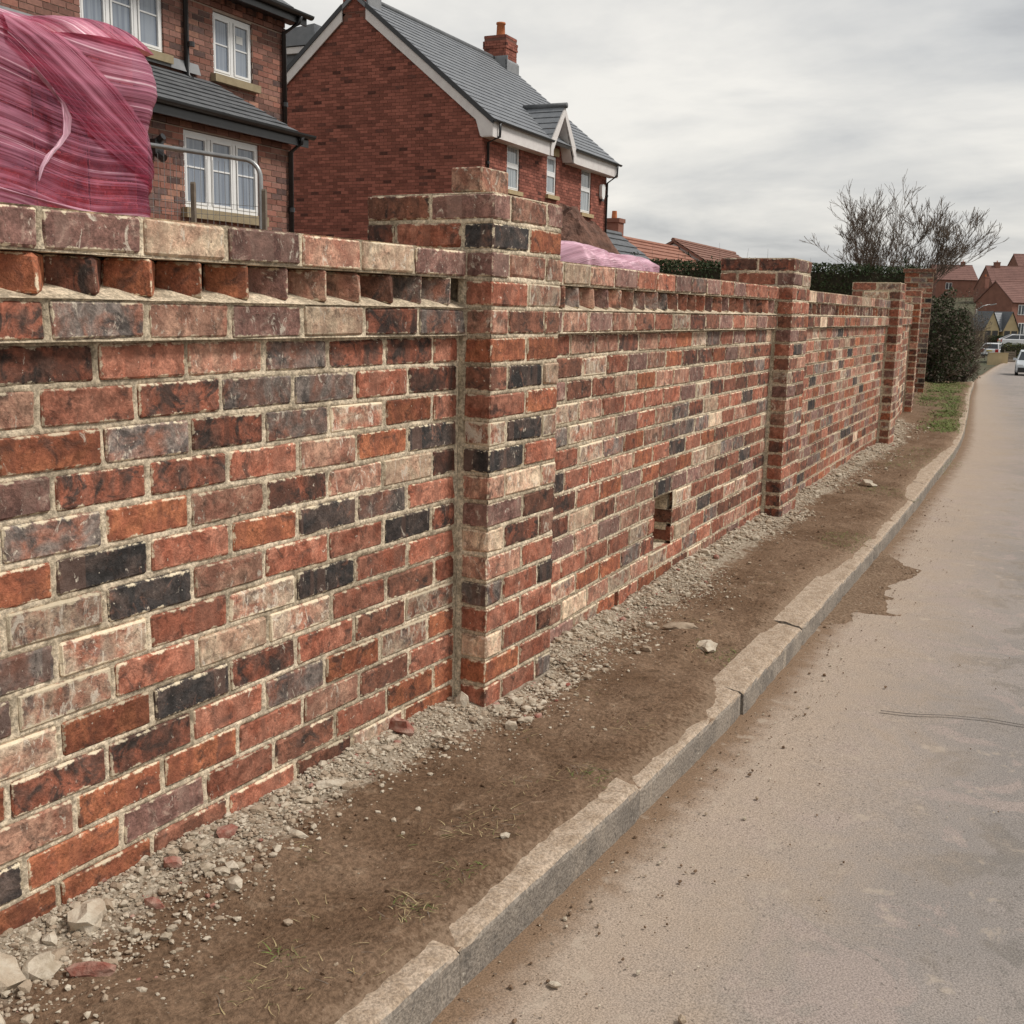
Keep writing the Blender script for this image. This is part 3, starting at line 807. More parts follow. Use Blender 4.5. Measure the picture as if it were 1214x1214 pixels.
PL = {1: 'YPY-DD', 2: 'GO--RD', 3: 'YPP', 4: 'RM', 5: 'PNN', 6: 'OO', 7: 'NBW', 8: 'RO', 9: 'MBM', 10: 'BR', 11: 'PWM', 12: 'YN', 13: 'WDP', 14: 'PR',
      15: 'GRB', 16: 'RR', 17: 'WRN', 18: 'OR', 19: 'RRG'}
PL = {k: (v+'RRRRRRRR')[:8] for k, v in PL.items()}
PL[1] = 'YPYRNRRR'; PL[2] = 'BORRRDRR'
panel1 = make_panel('brick_wall_panel', 'long brick wall panel with dog-tooth course, beside the bank of pale rubble', (-3.2, 0), (0, 0), P1, True, .0075, teeth=TEETH1, seed=1)
make_pier('brick_pier', 'large brick pier with a loose brick on its top', PIER[0][:2], PIER[0][2], PL, True, .0075, seed=11)
make_panel('brick_wall_panel', 'brick wall panel with a square drain hole near its foot', (.447, .008), (3.785, .192), None, True, .0095, opening=(1.355, 1.60), weep=(.885, .935), seed=21)
make_pier('brick_pier', 'brick pier between the drain-hole panel and the next panel', PIER[1][:2], PIER[1][2], None, True, .0095, seed=31)
make_panel('brick_wall_panel', 'brick wall panel between the second and third piers from the loose brick', (4.235, .215), (8.42, .482), None, False, .016, seed=41)
make_pier('brick_pier', 'brick pier third along from the loose brick', PIER[2][:2], PIER[2][2], None, False, .016, seed=51)
make_panel('brick_wall_panel', 'short-looking brick wall panel before the gateway piers', (8.875, .52), (12.44, 1.005), None, False, .025, seed=61)
make_pier('brick_pier', 'low gateway pier beside the grass verge', PIER[3][:2], PIER[3][2], None, False, .025, seed=71, base=.02)
make_pier('brick_pier', 'tall gateway pier with an overhanging cap', PIER[4][:2], PIER[4][2], None, False, .025, seed=81, courses=24, cap=True, free=True)
lb = empty('loose_brick', (.03, -.05, H+.0385), .02)
tag(lb, 'single pinkish loose brick lying on top of the large pier', 'brick')
bo_ = brick(lb, 0, .165, 0, .108, -.036, .036, 'P', name='brick_body')
# little brick stub on the grass past the gateway
st = empty('brick_stub', (25.3, 3.0, -.32), .1); tag(st, 'short brick stub wall end standing on the grass past the tall pier', 'wall')
bricks_joined('brickwork', [(0, .2, -.11+.0, .11, z*G, z*G+BH, BL.index(rng.choice('PRPO'))) for z in range(9)], [BK[c] for c in BL], st)
mb = MB(); mb.box(.01, .19, -.1, .1, -.1, .74); mb.build('mortar', 'mortar', st)

# ------------------------------------------------------------------ houses close by
class Frame: pass
def facade(parent, name, x0, x1, z0, z1, y, openings, mats, wts, mortar, axis='x', tri=None, bl=.225, depth=.09):
    """brick-faced wall: mortar sheet with holes as part `wall`, bricks as its sub-part. axis 'x': wall runs along x and
    faces -y; axis 'y': wall runs along y and faces -x. tri(u) gives the upper limit for a gable"""
    mp = (lambda u, d, z: (u, y+d, z)) if axis == 'x' else (lambda u, d, z: (y+d, u, z))
    us = sorted({x0, x1, *[o[0] for o in openings], *[o[1] for o in openings]})
    mb = MB()
    if tri is None:
        zs = sorted({z0, z1, *[o[2] for o in openings], *[o[3] for o in openings]})
        for ua, ub in zip(us[:-1], us[1:]):
            for za, zb in zip(zs[:-1], zs[1:]):
                uc, zc_ = (ua+ub)/2, (za+zb)/2
                if any(o[0] < uc < o[1] and o[2] < zc_ < o[3] for o in openings): continue
                q = [mp(ua, .008, za), mp(ub, .008, za), mp(ub, .008, zb), mp(ua, .008, zb)]
                mb.quad(*(q if axis == 'x' else q[::-1]))
    else:
        mid = (x0+x1)/2
        mb.poly([mp(x0, .008, z0), mp(x1, .008, z0), mp(x1, .008, tri(x1)), mp(mid, .008, tri(mid)), mp(x0, .008, tri(x0))])
    wall = mb.build('wall', mortar, parent)
    items = []; k = 0; z = z0
    while z < z1-.02:
        u = x0-(.1125 if k % 2 else 0); zt = z+.065
        while u < x1:
            a, b = max(u, x0), min(u+bl-.01, x1); u += bl
            if b-a < .03: continue
            segs = [(a, b)]
            for o in openings:
                if zt <= o[2]+.01 or z >= o[3]-.01: continue
                ns = []
                for (p, q) in segs:
                    if q <= o[0] or p >= o[1]: ns.append((p, q)); continue
                    if o[0]-p > .02: ns.append((p, o[0]))
                    if q-o[1] > .02: ns.append((o[1], q))
                segs = ns
            for (p, q) in segs:
                if tri is not None and (zt > tri(p) or zt > tri(q)):
                    continue
                mi = mats.index(rng.choice(wts))
                yj = rng.uniform(-.002, .002)
                if axis == 'x': items.append((p, q, y+yj, y+depth, z, zt, mi))
                else: items.append((y+yj, y+depth, p, q, z, zt, mi))
        z += .075; k += 1
    bricks_joined('bricks', items, mats, wall)
    return wall

def window(parent, x0, x1, z0, z1, y, lights, bar=None, sill=None, pane='pane_blue', transom=None, sticker=False):
    """casement window facing -y: frame mesh as the part, panes, bars and sill under it"""
    fw_ = .055; mb = MB()
    mb.box(x0, x1, y, y+.06, z0, z0+fw_); mb.box(x0, x1, y, y+.06, z1-fw_, z1)
    wd = (x1-x0)/lights
    for i in range(lights+1):
        xc = x0+wd*i; h_ = fw_ if 0 < i < lights else fw_
        a = x0 if i == 0 else (x1-fw_ if i == lights else xc-fw_*.5)
        mb.box(a, a+fw_, y-.002, y+.058, z0+fw_+.0005, z1-fw_-.0005)
    f = mb.build('window', 'white_pvc', parent)
    for i in range(lights):
        a, b = x0+wd*i+fw_*.8, x0+wd*(i+1)-fw_*.8
        if transom:
            zt = z0+(z1-z0)*transom
            q = MB(); q.box(a, b, y-.006, y+.05, zt-.035, zt+.035); q.build('transom', 'white_pvc', f)
            rs = [(z0+fw_, zt-.035), (zt+.035, z1-fw_)]
        else: rs = [(z0+fw_, z1-fw_)]
        for za, zb in rs:
            s = MB()
            s.box(a, a+.028, y-.008, y+.05, za, zb); s.box(b-.028, b, y-.008, y+.05, za, zb)
            s.box(a+.0285, b-.0285, y-.008, y+.05, za, za+.028); s.box(a+.0285, b-.0285, y-.008, y+.05, zb-.028, zb)
            s.build('sash', 'white_pvc', f)
            p = MB(); p.box(a+.02, b-.02, y+.018, y+.03, za+.02, zb-.02); p.build('pane', pane, f)
            if bar:
                q = MB(); zb_ = za+(zb-za)*bar; q.box(a+.025, b-.025, y+.008, y+.02, zb_-.009, zb_+.009); q.build('glazing_bar', 'white_pvc', f)
    if sticker:
        q = MB(); q.box(x1-.3, x1-.16, y+.012, y+.016, z1-.3, z1-.2); q.build('paper_sticker', 'paper', f)
    if sill:
        q = MB(); q.box(x0-.07, x1+.07, y-.12, y+.08, z0-sill[0]-.003, z0-.003); q.build('sill', sill[1], f)
    return f

def slate_rows(parent, name, eaveA, eaveB, topA, topB, mat, rows, tile_w=.3, th=.012):
    """tiles laid in overlapping rows on a quad roof slope (all corners given), joined into one part"""
    A, B, C_, D = Vector(eaveA), Vector(eaveB), Vector(topB), Vector(topA)
    n = (B-A).cross(D-A).normalized()
    if n.z < 0: n = -n
    mb = MB()
    for r in range(rows):
        t0, t1 = r/rows, (r+1.25)/rows
        a0, b0 = A.lerp(D, t0), B.lerp(C_, t0); a1, b1 = A.lerp(D, min(t1, 1)), B.lerp(C_, min(t1, 1))
        ln = (b0-a0).length; k = max(1, int(ln/tile_w))
        for j in range(k+(r % 2)):
            s0 = max(0, (j-.5*(r % 2))/k); s1 = min(1, (j+1-.5*(r % 2))/k)-.004*tile_w/ln*3
            if s1 <= s0: continue
            lift = rng.uniform(0, .004)
            p = [a0.lerp(b0, s0)+n*(th*1.9+lift), a0.lerp(b0, s1)+n*(th*1.9+lift), a1.lerp(b1, s1)+n*(th*.5), a1.lerp(b1, s0)+n*(th*.5)]
            q = [v-n*th for v in p[:2]]
            mb.quad(*[tuple(v) for v in p]); mb.quad(tuple(q[0]), tuple(q[1]), tuple(p[1]), tuple(p[0]))
    base = [tuple(v+n*.001) for v in (A, B, C_, D)]
    mb.quad(*base)
    under = [tuple(v-n*.08) for v in (A, B, C_, D)]
    mb.quad(*under[::-1])
    for i in range(4): mb.quad(under[i], under[(i+1) % 4], base[(i+1) % 4], base[i])
    o = mb.build(name, mat, parent); o['kind'] = 'stuff'; return o

# --- left house: brown brick, slate lean-to along the front
h1 = empty('brick_house', (7.14, 8.71, 0), R(4.5))
tag(h1, 'brown brick house with white casement windows and a dark slate lean-to roof', 'house')
HBM = ['hb_brown', 'hb_red', 'hb_salmon', 'hb_dark']; HBW = ['hb_brown']*6+['hb_red']*4+['hb_salmon']*2+['hb_dark']*2
facade(h1, 'wall', -7, 2.43, .85, 3.33, 0., [(.28, 1.74, 2.38, 3.31)], HBM, HBW, 'house_mortar')
facade(h1, 'wall', -7, 3.41, 3.62, 5.13, .8, [(1.83, 2.66, 4.27, 5.09), (-.5, .88, 4.32, 5.09)], HBM, HBW+['hb_brown']*4, 'house_mortar')
core = MB(); core.box(-7, 2.425, .095, 5, .2, 3.42); core.box(-7, 3.405, .895, 7, .2, 5.3); core.build('core', 'house_mortar', h1)
# dentil courses under the two gutters
for (x0, x1, y, z, nm) in ((-7, 2.43, 0., 3.335, 'dentil_course'), (-7, 3.41, .8, 5.135, 'dentil_course')):
    it = []; u = x0
    i = 0
    while u < x1-.05:
        it.append((u, min(u+.215, x1), y-.018, y+.09, z, z+.065, HBM.index(rng.choice(HBW))))
        u += .225
    u = x0
    while u < x1-.05:
        it.append((u, min(u+.1, x1), y-.018-(.03 if i % 2 else 0), y+.09, z+.075, z+.14, HBM.index(rng.choice(HBW)))); u += .112; i += 1
    bricks_joined(nm, it, HBM, h1)
window(h1, .28, 1.74, 2.385, 3.305, .03, 3, bar=.55, sill=(.12, 'sill_stone'))
window(h1, 1.83, 2.66, 4.28, 5.085, .83, 2, bar=.52, sill=(.1, 'sill_stone'), sticker=True)
window(h1, -.5, .88, 4.33, 5.085, .83, 3, bar=.62, sill=(.1, 'sill_stone'))
lean = slate_rows(h1, 'lean_to_roof', (-7, -.2, 3.5), (2.58, -.2, 3.5), (-7, .79, 4.16), (1.75, .79, 4.16), 'slate_dark', 9, .26)
mb = MB(); mb.poly([(2.58, -.2, 3.495), (2.58, .79, 3.495), (1.75, .79, 4.155)]); mb.quad((-7, -.2, 3.44), (2.58, -.2, 3.44), (2.58, .79, 3.44), (-7, .79, 3.44)); mb.build('hip_slope', 'slate_dark', h1)
mb = MB(); mb.quad((-7, .74, 4.19), (1.5, .74, 4.19), (1.5, .785, 4.33), (-7, .785, 4.33)); mb.build('flashing', 'lead', h1)
main_roof = slate_rows(h1, 'main_roof', (-7, .5, 5.34), (3.55, .5, 5.34), (-7, 3.8, 7.6), (3.55, 3.8, 7.6), 'slate_dark', 14, .26)
def gutter(parent, x0, x1, y, z, r=.055, name='gutter'):
    mb = MB(); n = 8
    for i in range(n):
        a0, a1 = math.pi+math.pi*i/n, math.pi+math.pi*(i+1)/n
        mb.quad((x0, y+r*math.cos(a0), z+r*math.sin(a0)), (x1, y+r*math.cos(a0), z+r*math.sin(a0)), (x1, y+r*math.cos(a1), z+r*math.sin(a1)), (x0, y+r*math.cos(a1), z+r*math.sin(a1)))
    for xx in (x0, x1): mb.poly([(xx, y+r*math.cos(math.pi+math.pi*i/n), z+r*math.sin(math.pi+math.pi*i/n)) for i in range(n+1)])
    g = mb.build(name, 'black_plastic', parent)
    return g
g = gutter(h1, -7, 2.64, -.24, 3.54); mb = MB(); mb.box(-7, 2.58, -.2, -.17, 3.38, 3.5); mb.build('fascia', 'black_plastic', h1)
g = gutter(h1, -7, 3.6, .45, 5.38); mb = MB(); mb.box(-7, 3.55, .5, .53, 5.24, 5.36); mb.box(-7, 3.55, .53, .8, 5.28, 5.3); mb.build('fascia', 'black_plastic', h1)
def downpipe(parent, pts, r=.034):
    mb = MB(); mb.tube(pts, r, 10); p = mb.build('downpipe', 'black_plastic', parent, smooth=True)
    zs = [v[2] for v in pts]; x, y = pts[-1][:2]
    for z in np.arange(min(zs)+.4, max(zs)-.3, 1.1):
        q = MB(); q.tube([(x, y, z), (x, y, z+.06)], r*1.35, 10); q.build('pipe_bracket', 'black_plastic', p)
downpipe(h1, [(2.38, -.24, 3.5), (2.38, -.22, 3.42), (2.38, -.045, 3.3), (2.38, -.045, 1.0)])
downpipe(h1, [(3.34, .45, 5.34), (3.34, .5, 5.24), (3.34, .755, 5.12), (3.34, .755, 3.7)])
downpipe(h1, [(1.25, .45, 5.34), (1.25, .5, 5.24), (1.25, .755, 5.12), (1.25, .755, 4.16), (1.25, .68, 4.1)])
mb = MB(); mb.box(-.36, -.22, -.14, .0, 2.93, 3.1); mb.tube([(-.29, -.1, 2.95), (-.29, -.2, 2.88)], .05, 10); mb.tube([(-.29, -.1, 3.08), (-.29, -.2, 3.13)], .04, 10)
mb.build('wall_lamp', 'black_plastic', h1)

# --- right house: red brick gable
h2 = empty('brick_house', (20.33, 12.38, 0), R(4.5))
tag(h2, 'red brick house with a tall gable, white bargeboards and grey slate roof', 'house')
H2M = ['h2_red', 'h2_red2', 'h2_dark']; H2W = ['h2_red']*10+['h2_red2']*9+['h2_dark']
slope = .81
tri = lambda y: 5.58+min(max(y, 0), 7-max(y, 0))*slope
facade(h2, 'wall', 0, 7, .6, 8.7, 0., [], H2M, H2W, 'house_mortar_red', axis='y', tri=tri)
wins = [(1.36, 2.1, 4.14, 5.24), (3.8, 4.44, 4.26, 5.27), (6.24, 7.02, 4.0, 5.24)]
facade(h2, 'wall', .1, 8.25, .6, 5.3, 0., wins, H2M, H2W+['h2_red2']*6, 'house_mortar_red')
for x0, x1, z0, z1 in wins:
    window(h2, x0, x1, z0, z1, .035, 1, sill=(.1, 'sandstone'), pane='pane_curtain', transom=.54)
core = MB(); core.prism([(.1, .2), (6.9, .2), (6.9, 5.5), (3.5, 8.35), (.1, 5.5)], 'x', .095, 8.24)
core.build('core', 'house_mortar_red', h2)
ov = .32; ez = 5.36-.0
def rz_(y): return 5.81+(y)*slope
roof = slate_rows(h2, 'roof', (-.08, -ov, rz_(-ov)), (8.4, -ov, rz_(-ov)), (-.08, 3.5, rz_(3.5)), (8.4, 3.5, rz_(3.5)), 'slate_grey', 22, .3, .014)
slate_rows(h2, 'rear_roof', (8.4, 7+ov, rz_(-ov)), (-.08, 7+ov, rz_(-ov)), (8.4, 3.5, rz_(3.5)), (-.08, 3.5, rz_(3.5)), 'slate_grey', 22, .6, .014)
mb = MB(); mb.tube([(-.1, 3.5, rz_(3.5)+.0), (8.42, 3.5, rz_(3.5)+.0)], .09, 8); mb.build('ridge_tiles', 'slate_dark', h2, smooth=True)
# bargeboards and the black verge strip
for sgn in (0, 1):
    def yy(y): return y if sgn == 0 else 7-y
    mb = MB()
    p = [(yy(-ov+.02), rz_(-ov)-.10), (yy(3.16), rz_(3.16)-.10), (yy(3.16), rz_(3.16)-.36), (yy(.14), rz_(.14)-.36), (yy(.02), 5.19), (yy(-ov+.02), 5.19)]
    if sgn: p = p[::-1]
    mb.prism(p, 'x', -.07, -.035); mb.build('bargeboard', 'white_board', h2)
    mb = MB(); p = [(yy(-ov), rz_(-ov)-.10), (yy(3.16), rz_(3.16)-.10), (yy(3.16), rz_(3.16)+.03), (yy(-ov), rz_(-ov)+.03)]
    if sgn: p = p[::-1]
    mb.prism(p, 'x', -.1, -.04); mb.build('verge_strip', 'black_plastic', h2)
# eaves: white fascia with black gutter on both sides of the small gable
for xa, xb in ((-.06, 3.3), (4.98, 8.42)):
    mb = MB(); mb.box(xa, xb, -ov+.02, -ov+.05, 5.17, rz_(-ov)-.03); mb.box(xa, xb, -ov+.05, -.003, 5.17, 5.19); mb.build('fascia', 'white_board', h2)
    gutter(h2, xa-.02, xb+.04, -ov-.045, rz_(-ov)-.01, .05)
# small gable over the middle window
mb = MB(); mb.poly([(3.3, -.004, 5.325), (4.98, -.004, 5.325), (4.14, -.004, 6.42)]); mb.build('gablet_wall', 'h2_red2', h2)
it = []; z = 5.33; k = 0
while z < 6.3:
    hw = (6.42-z-.08)/(6.42-5.325)*.84; u = 4.14-hw-(.11 if k % 2 else 0)
    while u < 4.14+hw:
        a, b = max(u, 4.14-hw), min(u+.215, 4.14+hw)
        if b-a > .03 and not (3.72 < (a+b)/2 < 4.55 and z < 5.5): it.append((a, b, -.012, .05, z, z+.065, H2M.index(rng.choice(H2W))))
        u += .225
    z += .075; k += 1
bricks_joined('gablet_bricks', it, H2M, h2)
mb = MB(); mb.box(3.72, 4.56, -.02, .05, 5.29, 5.5); mb.build('lintel', 'sandstone', h2)
ga = Vector((4.14, -ov, 6.52)); gb = Vector((4.14, (6.52-5.81)/slope, 6.52))
for sx, xe in ((-1, 3.28), (1, 5.0)):
    e0 = Vector((xe, -ov, rz_(-ov)+.0)); 
    A = [e0, ga, gb]; 
    mb = MB(); rows = 6
    for r in range(rows):
        t0, t1 = r/rows, (r+1)/rows
        a0 = e0.lerp(ga, t0); a1 = e0.lerp(ga, t1)
        b0 = e0.lerp(gb, t0); b1 = e0.lerp(gb, t1)
        up_ = Vector((sx*.5, 0, .86))*.012
        q = [a0+up_*1.8, b0+up_*1.8, b1+up_*.6, a1+up_*.6]
        mb.quad(*[tuple(v) for v in (q if sx > 0 else q[::-1])])
    mb.build('gablet_slope', 'slate_grey', h2)
    mb = MB(); p = [(xe, 5.17), (xe, rz_(-ov)-.02), (4.14, 6.5), (4.14, 6.28), (xe-sx*.16, 5.33), (xe-sx*.16, 5.17)]
    if sx < 0: p = p[::-1]
    mb.prism(p, 'y', -ov-.015, -ov+.02); mb.build('gablet_bargeboard', 'white_board', h2)
    mb = MB(); q = [(xe-sx*.16, -ov+.02, 5.18), (xe-sx*.16, -.004, 5.18), (4.14, -.004, 6.3), (4.14, -ov+.02, 6.3)]
    mb.quad(*q); mb.build('gablet_soffit', 'white_board', h2)
mb = MB(); mb.tube([tuple(ga+Vector((0, -.06, .02))), tuple(gb+Vector((0, 0, .02)))], .075, 8); mb.build('gablet_ridge', 'slate_dark', h2, smooth=True)
# chimneys
def chimney(parent, x0, x1, y0, y1, z0, z1, pot=None):
    mb = MB(); mb.box(x0+.008, x1-.008, y0+.008, y1-.008, z0, z1-.01); c = mb.build('chimney', 'house_mortar_red', parent)
    it = []; z = z0+.03; k = 0; nrow = int((z1-z0-.03)/.075)
    while z < z1-.05:
        o = -.025 if k in (nrow-5, nrow-4, nrow-3) else (0.01 if k == nrow-2 else 0)
        for (a0, a1, ax) in ((x0+o, x1-o, 'x'), (y0+o, y1-o, 'y')):
            u = a0-(.11 if k % 2 else 0)
            while u < a1:
                p, q = max(u, a0), min(u+.215, a1); u += .225
                if q-p < .03: continue
                mi = H2M.index(rng.choice(H2W))
                if ax == 'x':
                    it.append((p, q, y0+o, y0+o+.06, z, z+.067, mi)); it.append((p, q, y1-o-.06, y1-o, z, z+.067, mi))
                else:
                    it.append((x0+o+.001, x0+o+.06, max(p, y0+o+.061), min(q, y1-o-.061), z, z+.067, mi)) if min(q, y1-o-.061)-max(p, y0+o+.061) > .02 else None
                    it.append((x1-o-.06, x1-o-.001, max(p, y0+o+.061), min(q, y1-o-.061), z, z+.067, mi)) if min(q, y1-o-.061)-max(p, y0+o+.061) > .02 else None
        z += .075; k += 1
    bricks_joined('chimney_bricks', [i for i in it if i], H2M, c)
    if pot:
        mb = MB(); px, py = (x0+x1)/2, (y0+y1)/2
        mb.tube([(px, py, z1-.03), (px, py, z1+.04), (px, py, z1+pot-.06), (px, py, z1+pot-.05), (px, py, z1+pot)], [.15, .135, .12, .145, .14], 12)
        mb.build('chimney_pot', 'clay_pot', c, smooth=True)
    return c
chimney(h2, -.012, .55, 3.18, 3.84, 8.2, 9.8, .4)
mb = MB(); mb.box(-.005, .6, 3.13, 3.17, 8.3, 8.75); mb.build('chimney_flashing', 'lead', h2)
chimney(h2, 7.52, 8.28, 3.08, 3.82, 8.0, 9.32, .42)
mb = MB(); mb.prism([(3.02, 8.05), (3.07, 8.05), (3.07, 8.62), (3.02, 8.55)], 'x', 7.46, 8.34); mb.prism([(7.46, 8.3), (7.5, 8.3), (7.5, 8.7), (7.46, 8.7)], 'y', 3.0, 3.5)
mb.build('chimney_flashing', 'lead', h2)
# rear dormer seen past the gable
d = MB(); d.box(.3, 2.6, 4.9, 6.9, 6.4, 7.45); dm = d.build('rear_dormer', 'slate_dark', h2)
d = MB(); d.box(.2, 2.7, 4.85, 7.0, 7.45, 7.6); d.build('dormer_fascia', 'white_board', dm)
d = MB(); d.prism([(4.8, 7.62), (7.05, 7.62), (6.5, 7.95), (4.8, 8.1)], 'x', .15, 2.75); d.build('dormer_roof', 'slate_grey', dm)
downpipe(h2, [(.22, -ov-.045, rz_(-ov)-.03), (.22, -ov-.03, 5.2), (.22, -.05, 5.08), (.22, -.05, .9)])
downpipe(h2, [(8.18, -ov-.045, rz_(-ov)-.03), (8.18, -ov-.03, 5.2), (8.18, -.05, 5.0), (8.18, -.05, .9)])
mb = MB(); mb.prism([(7.64, 4.86), (7.7, 4.92), (7.86, 4.92), (7.92, 4.86), (7.9, 4.58), (7.84, 4.5), (7.72, 4.5), (7.66, 4.58)][::-1], 'y', -.1, -.013)
mb.build('alarm_box', 'white_pvc', h2)
mb = MB(); mb.box(7.7, 7.86, -.09, -.013, 4.44, 4.499); mb.build('alarm_strobe', 'black_plastic', h2)

# ------------------------------------------------------------------ wrapped brick packs
def film_sheet(P, nu, nv, name, mat, parent, scale):
    """P(u,v)->point, both 0..1; film coordinates stored for the streaks"""
    V = []; FL = []
    for i in range(nu):
        for j in range(nv):
            u, v = i/(nu-1), j/(nv-1)
            p, f = P(u, v); V.append(p); FL.append(f)
    return mesh_obj(name, V, grid_faces(nu, nv), mat, parent, smooth=True, attrs={'fl': ('FLOAT_VECTOR', FL)})
pk = empty('wrapped_brick_pack', (-.95, 1.5, 1.0))
tag(pk, 'tall pack of bricks wrapped in streaky pink plastic film with a torn strip', 'brick pack')
PW, PD, PH = 1.17, .95, 1.14          # the pack: along the wall, deep, high (above its pallet)
mb = MB()
for y in (0.02, .4, .8): mb.box(0, PW, y, y+.1, 0, .09)
for i in range(7): mb.box(i*.17, i*.17+.11, .0, PD, .092, .11)
mb.build('pallet', 'timber_grey', pk)
its = []; zz = .115; k = 0
while zz < PH-.02:
    u = .03; 
    while u < PW-.1:
        its.append((u, u+.21 if k % 2 else u+.21, .03, .13, zz, zz+.066, BL.index(rng.choice('RRNDYPR')))); u += .218
    v = .14
    while v < PD-.12:
        its.append((PW-.13, PW-.03, v, v+.21, zz, zz+.066, BL.index(rng.choice('RNDYR')))); its.append((.03, .13, v, v+.21, zz, zz+.066, BL.index(rng.choice('RNDYR')))); v += .218
    zz += .069; k += 1
stack = bricks_joined('packed_bricks', its, [BK[c] for c in BL], pk)
mb = MB(); mb.box(.14, PW-.14, .14, PD-.05, .115, PH-.03); mb.build('inner_bricks', 'brick_brown', stack)
def ring(u, r=.06):
    """point and outward normal on the rounded plan outline of the pack, u 0..1 from the front left corner"""
    a, b = PW-2*r, PD-2*r; q = math.pi/2*r; s_ = (u % 1.)*(2*(a+b)+4*q)
    for (x0, y0, dx, dy, ln_, ax, ay) in ((r, 0, 1, 0, a, 0, 0), (PW, r, 0, 1, b, 0, 0), (PW-r, PD, -1, 0, a, 0, 0), (0, PD-r, 0, -1, b, 0, 0)):
        if s_ < ln_: return (x0+dx*s_, y0+dy*s_), (dy, -dx)
        s_ -= ln_
        if s_ < q:
            t = s_/r; ex, ey = x0+dx*ln_, y0+dy*ln_; nx, ny = dy, -dx
            cx_, cy_ = ex-nx*r, ey-ny*r
            vx_, vy_ = nx*math.cos(t)+dx*math.sin(t), ny*math.cos(t)+dy*math.sin(t)
            return (cx_+vx_*r, cy_+vy_*r), (vx_, vy_)
        s_ -= q
    return (r, 0), (0, -1)
def filmP(u, v):
    (x, y), (nx, ny) = ring(u % 1.)
    s = u*2*(PW+PD); z = .3+v*(PH-.3+.02)
    tilt = .3*math.sin(s*1.9+.4)+.25*s
    fz = z+tilt*.35
    d = .008+.008*(float(fbm(s, fz*6, .28, 3))-.5)+.006*(float(vn(s*.3+fz, fz*30, .5, 7))-.5)
    d += .03*math.exp(-((z-(PH-.1))/.13)**2)*max(0, float(vn(s, 2., .4, 5)))
    if z < .5: d += .012*math.sin(s*5)
    z += .03*(float(vn(s, 1, .25, 9))-.5)*(1-v)*2
    # flared, billowing upper right corner
    cor = math.exp(-((s-PW+.02)/.2)**2); d += .03*cor*math.exp(-((z-(PH-.14))/.09)**2)
    if v > .9: d -= .05*((v-.9)/.1)**2
    return (x+nx*d, y+ny*d, z), (s*1.0, fz+.12*math.sin(s*1.1), 0)
film_sheet(filmP, 210, 130, 'film_wrap', 'pink_film', pk, 1)
def topP(u, v):
    x = -.01+u*(PW+.02); y = -.012+v*(PD+.02)
    e = min(u, 1-u, v, 1-v)
    bul = .055*max(0, 1-((u-.85)/.3)**2)*max(0., 1-((v-.1)/.6)**2)
    z = PH+.01+.03*(float(fbm(x, y*3, .3, 12))-.5)+bul-(.06*(1-min(1, e/.07))**2)
    return (x, y, z), (x*1.2+y*.4, y+x*.5, 0)
film_sheet(topP, 70, 60, 'film_top', 'pink_film_thick', pk, 1)
# the thick twisted band running down across the front and over the corner
def bandP(u, v):
    s_ = .5+u*.74; hw = .02+.1*math.sin(math.pi*min(1, u*.85+.12))**.7
    z = PH-.02-.5*u**1.15+(v-.5)*2*hw
    per = 2*(PW+PD)-8*.06+4*.06*math.pi/2
    vv = (min(max(z, .3), PH)-.3)/(PH-.28)
    (p, f) = filmP(s_/per, vv); (_, (nx, ny)) = ring(s_/per)
    k_ = .007+.012*math.sin(math.pi*v)*(.6+.5*float(vn(v*9, u, .9, 4)))
    return (p[0]+nx*k_, p[1]+ny*k_, p[2]), (u*.7, v*.35, 1.)
film_sheet(bandP, 60, 30, 'film_band', 'pink_film', pk, 1)
def band2P(u, v):
    s = -.02+u*1.18; z = .66-.17*u+(v-.5)*(.028+.02*math.sin(u*7+1)); 
    return (s, -.034-.012*math.sin(math.pi*v)-.006*float(vn(u*9, v, .6, 3)), z), (u*.9, v*.12, 3.)
film_sheet(band2P, 60, 8, 'film_band', 'pink_film_light', pk, 1)
# torn strip hanging from a hole in the film
pts = [(.63, .98), (.69, .93), (.735, .885), (.745, .84), (.742, .79), (.715, .75), (.68, .715), (.645, .67), (.625, .625)]
ww = [.003, .005, .009, .017, .014, .011, .011, .006, .0015]
V = []; FL = []; F = []
for i, ((x, z), w_) in enumerate(zip(pts, ww)):
    for q in range(4):
        t = q/3-.5; V.append((x+t*2*w_, -.05-.012*math.cos(t*6+i), z+t*w_*.6)); FL.append((i*.1, t*.1, 5))
for i in range(len(pts)-1):
    for q in range(3): a = i*4+q; F.append((a, a+1, a+5, a+4))
mesh_obj('torn_strip', V, F, 'pink_film_light', pk, smooth=True, attrs={'fl': ('FLOAT_VECTOR', FL)})

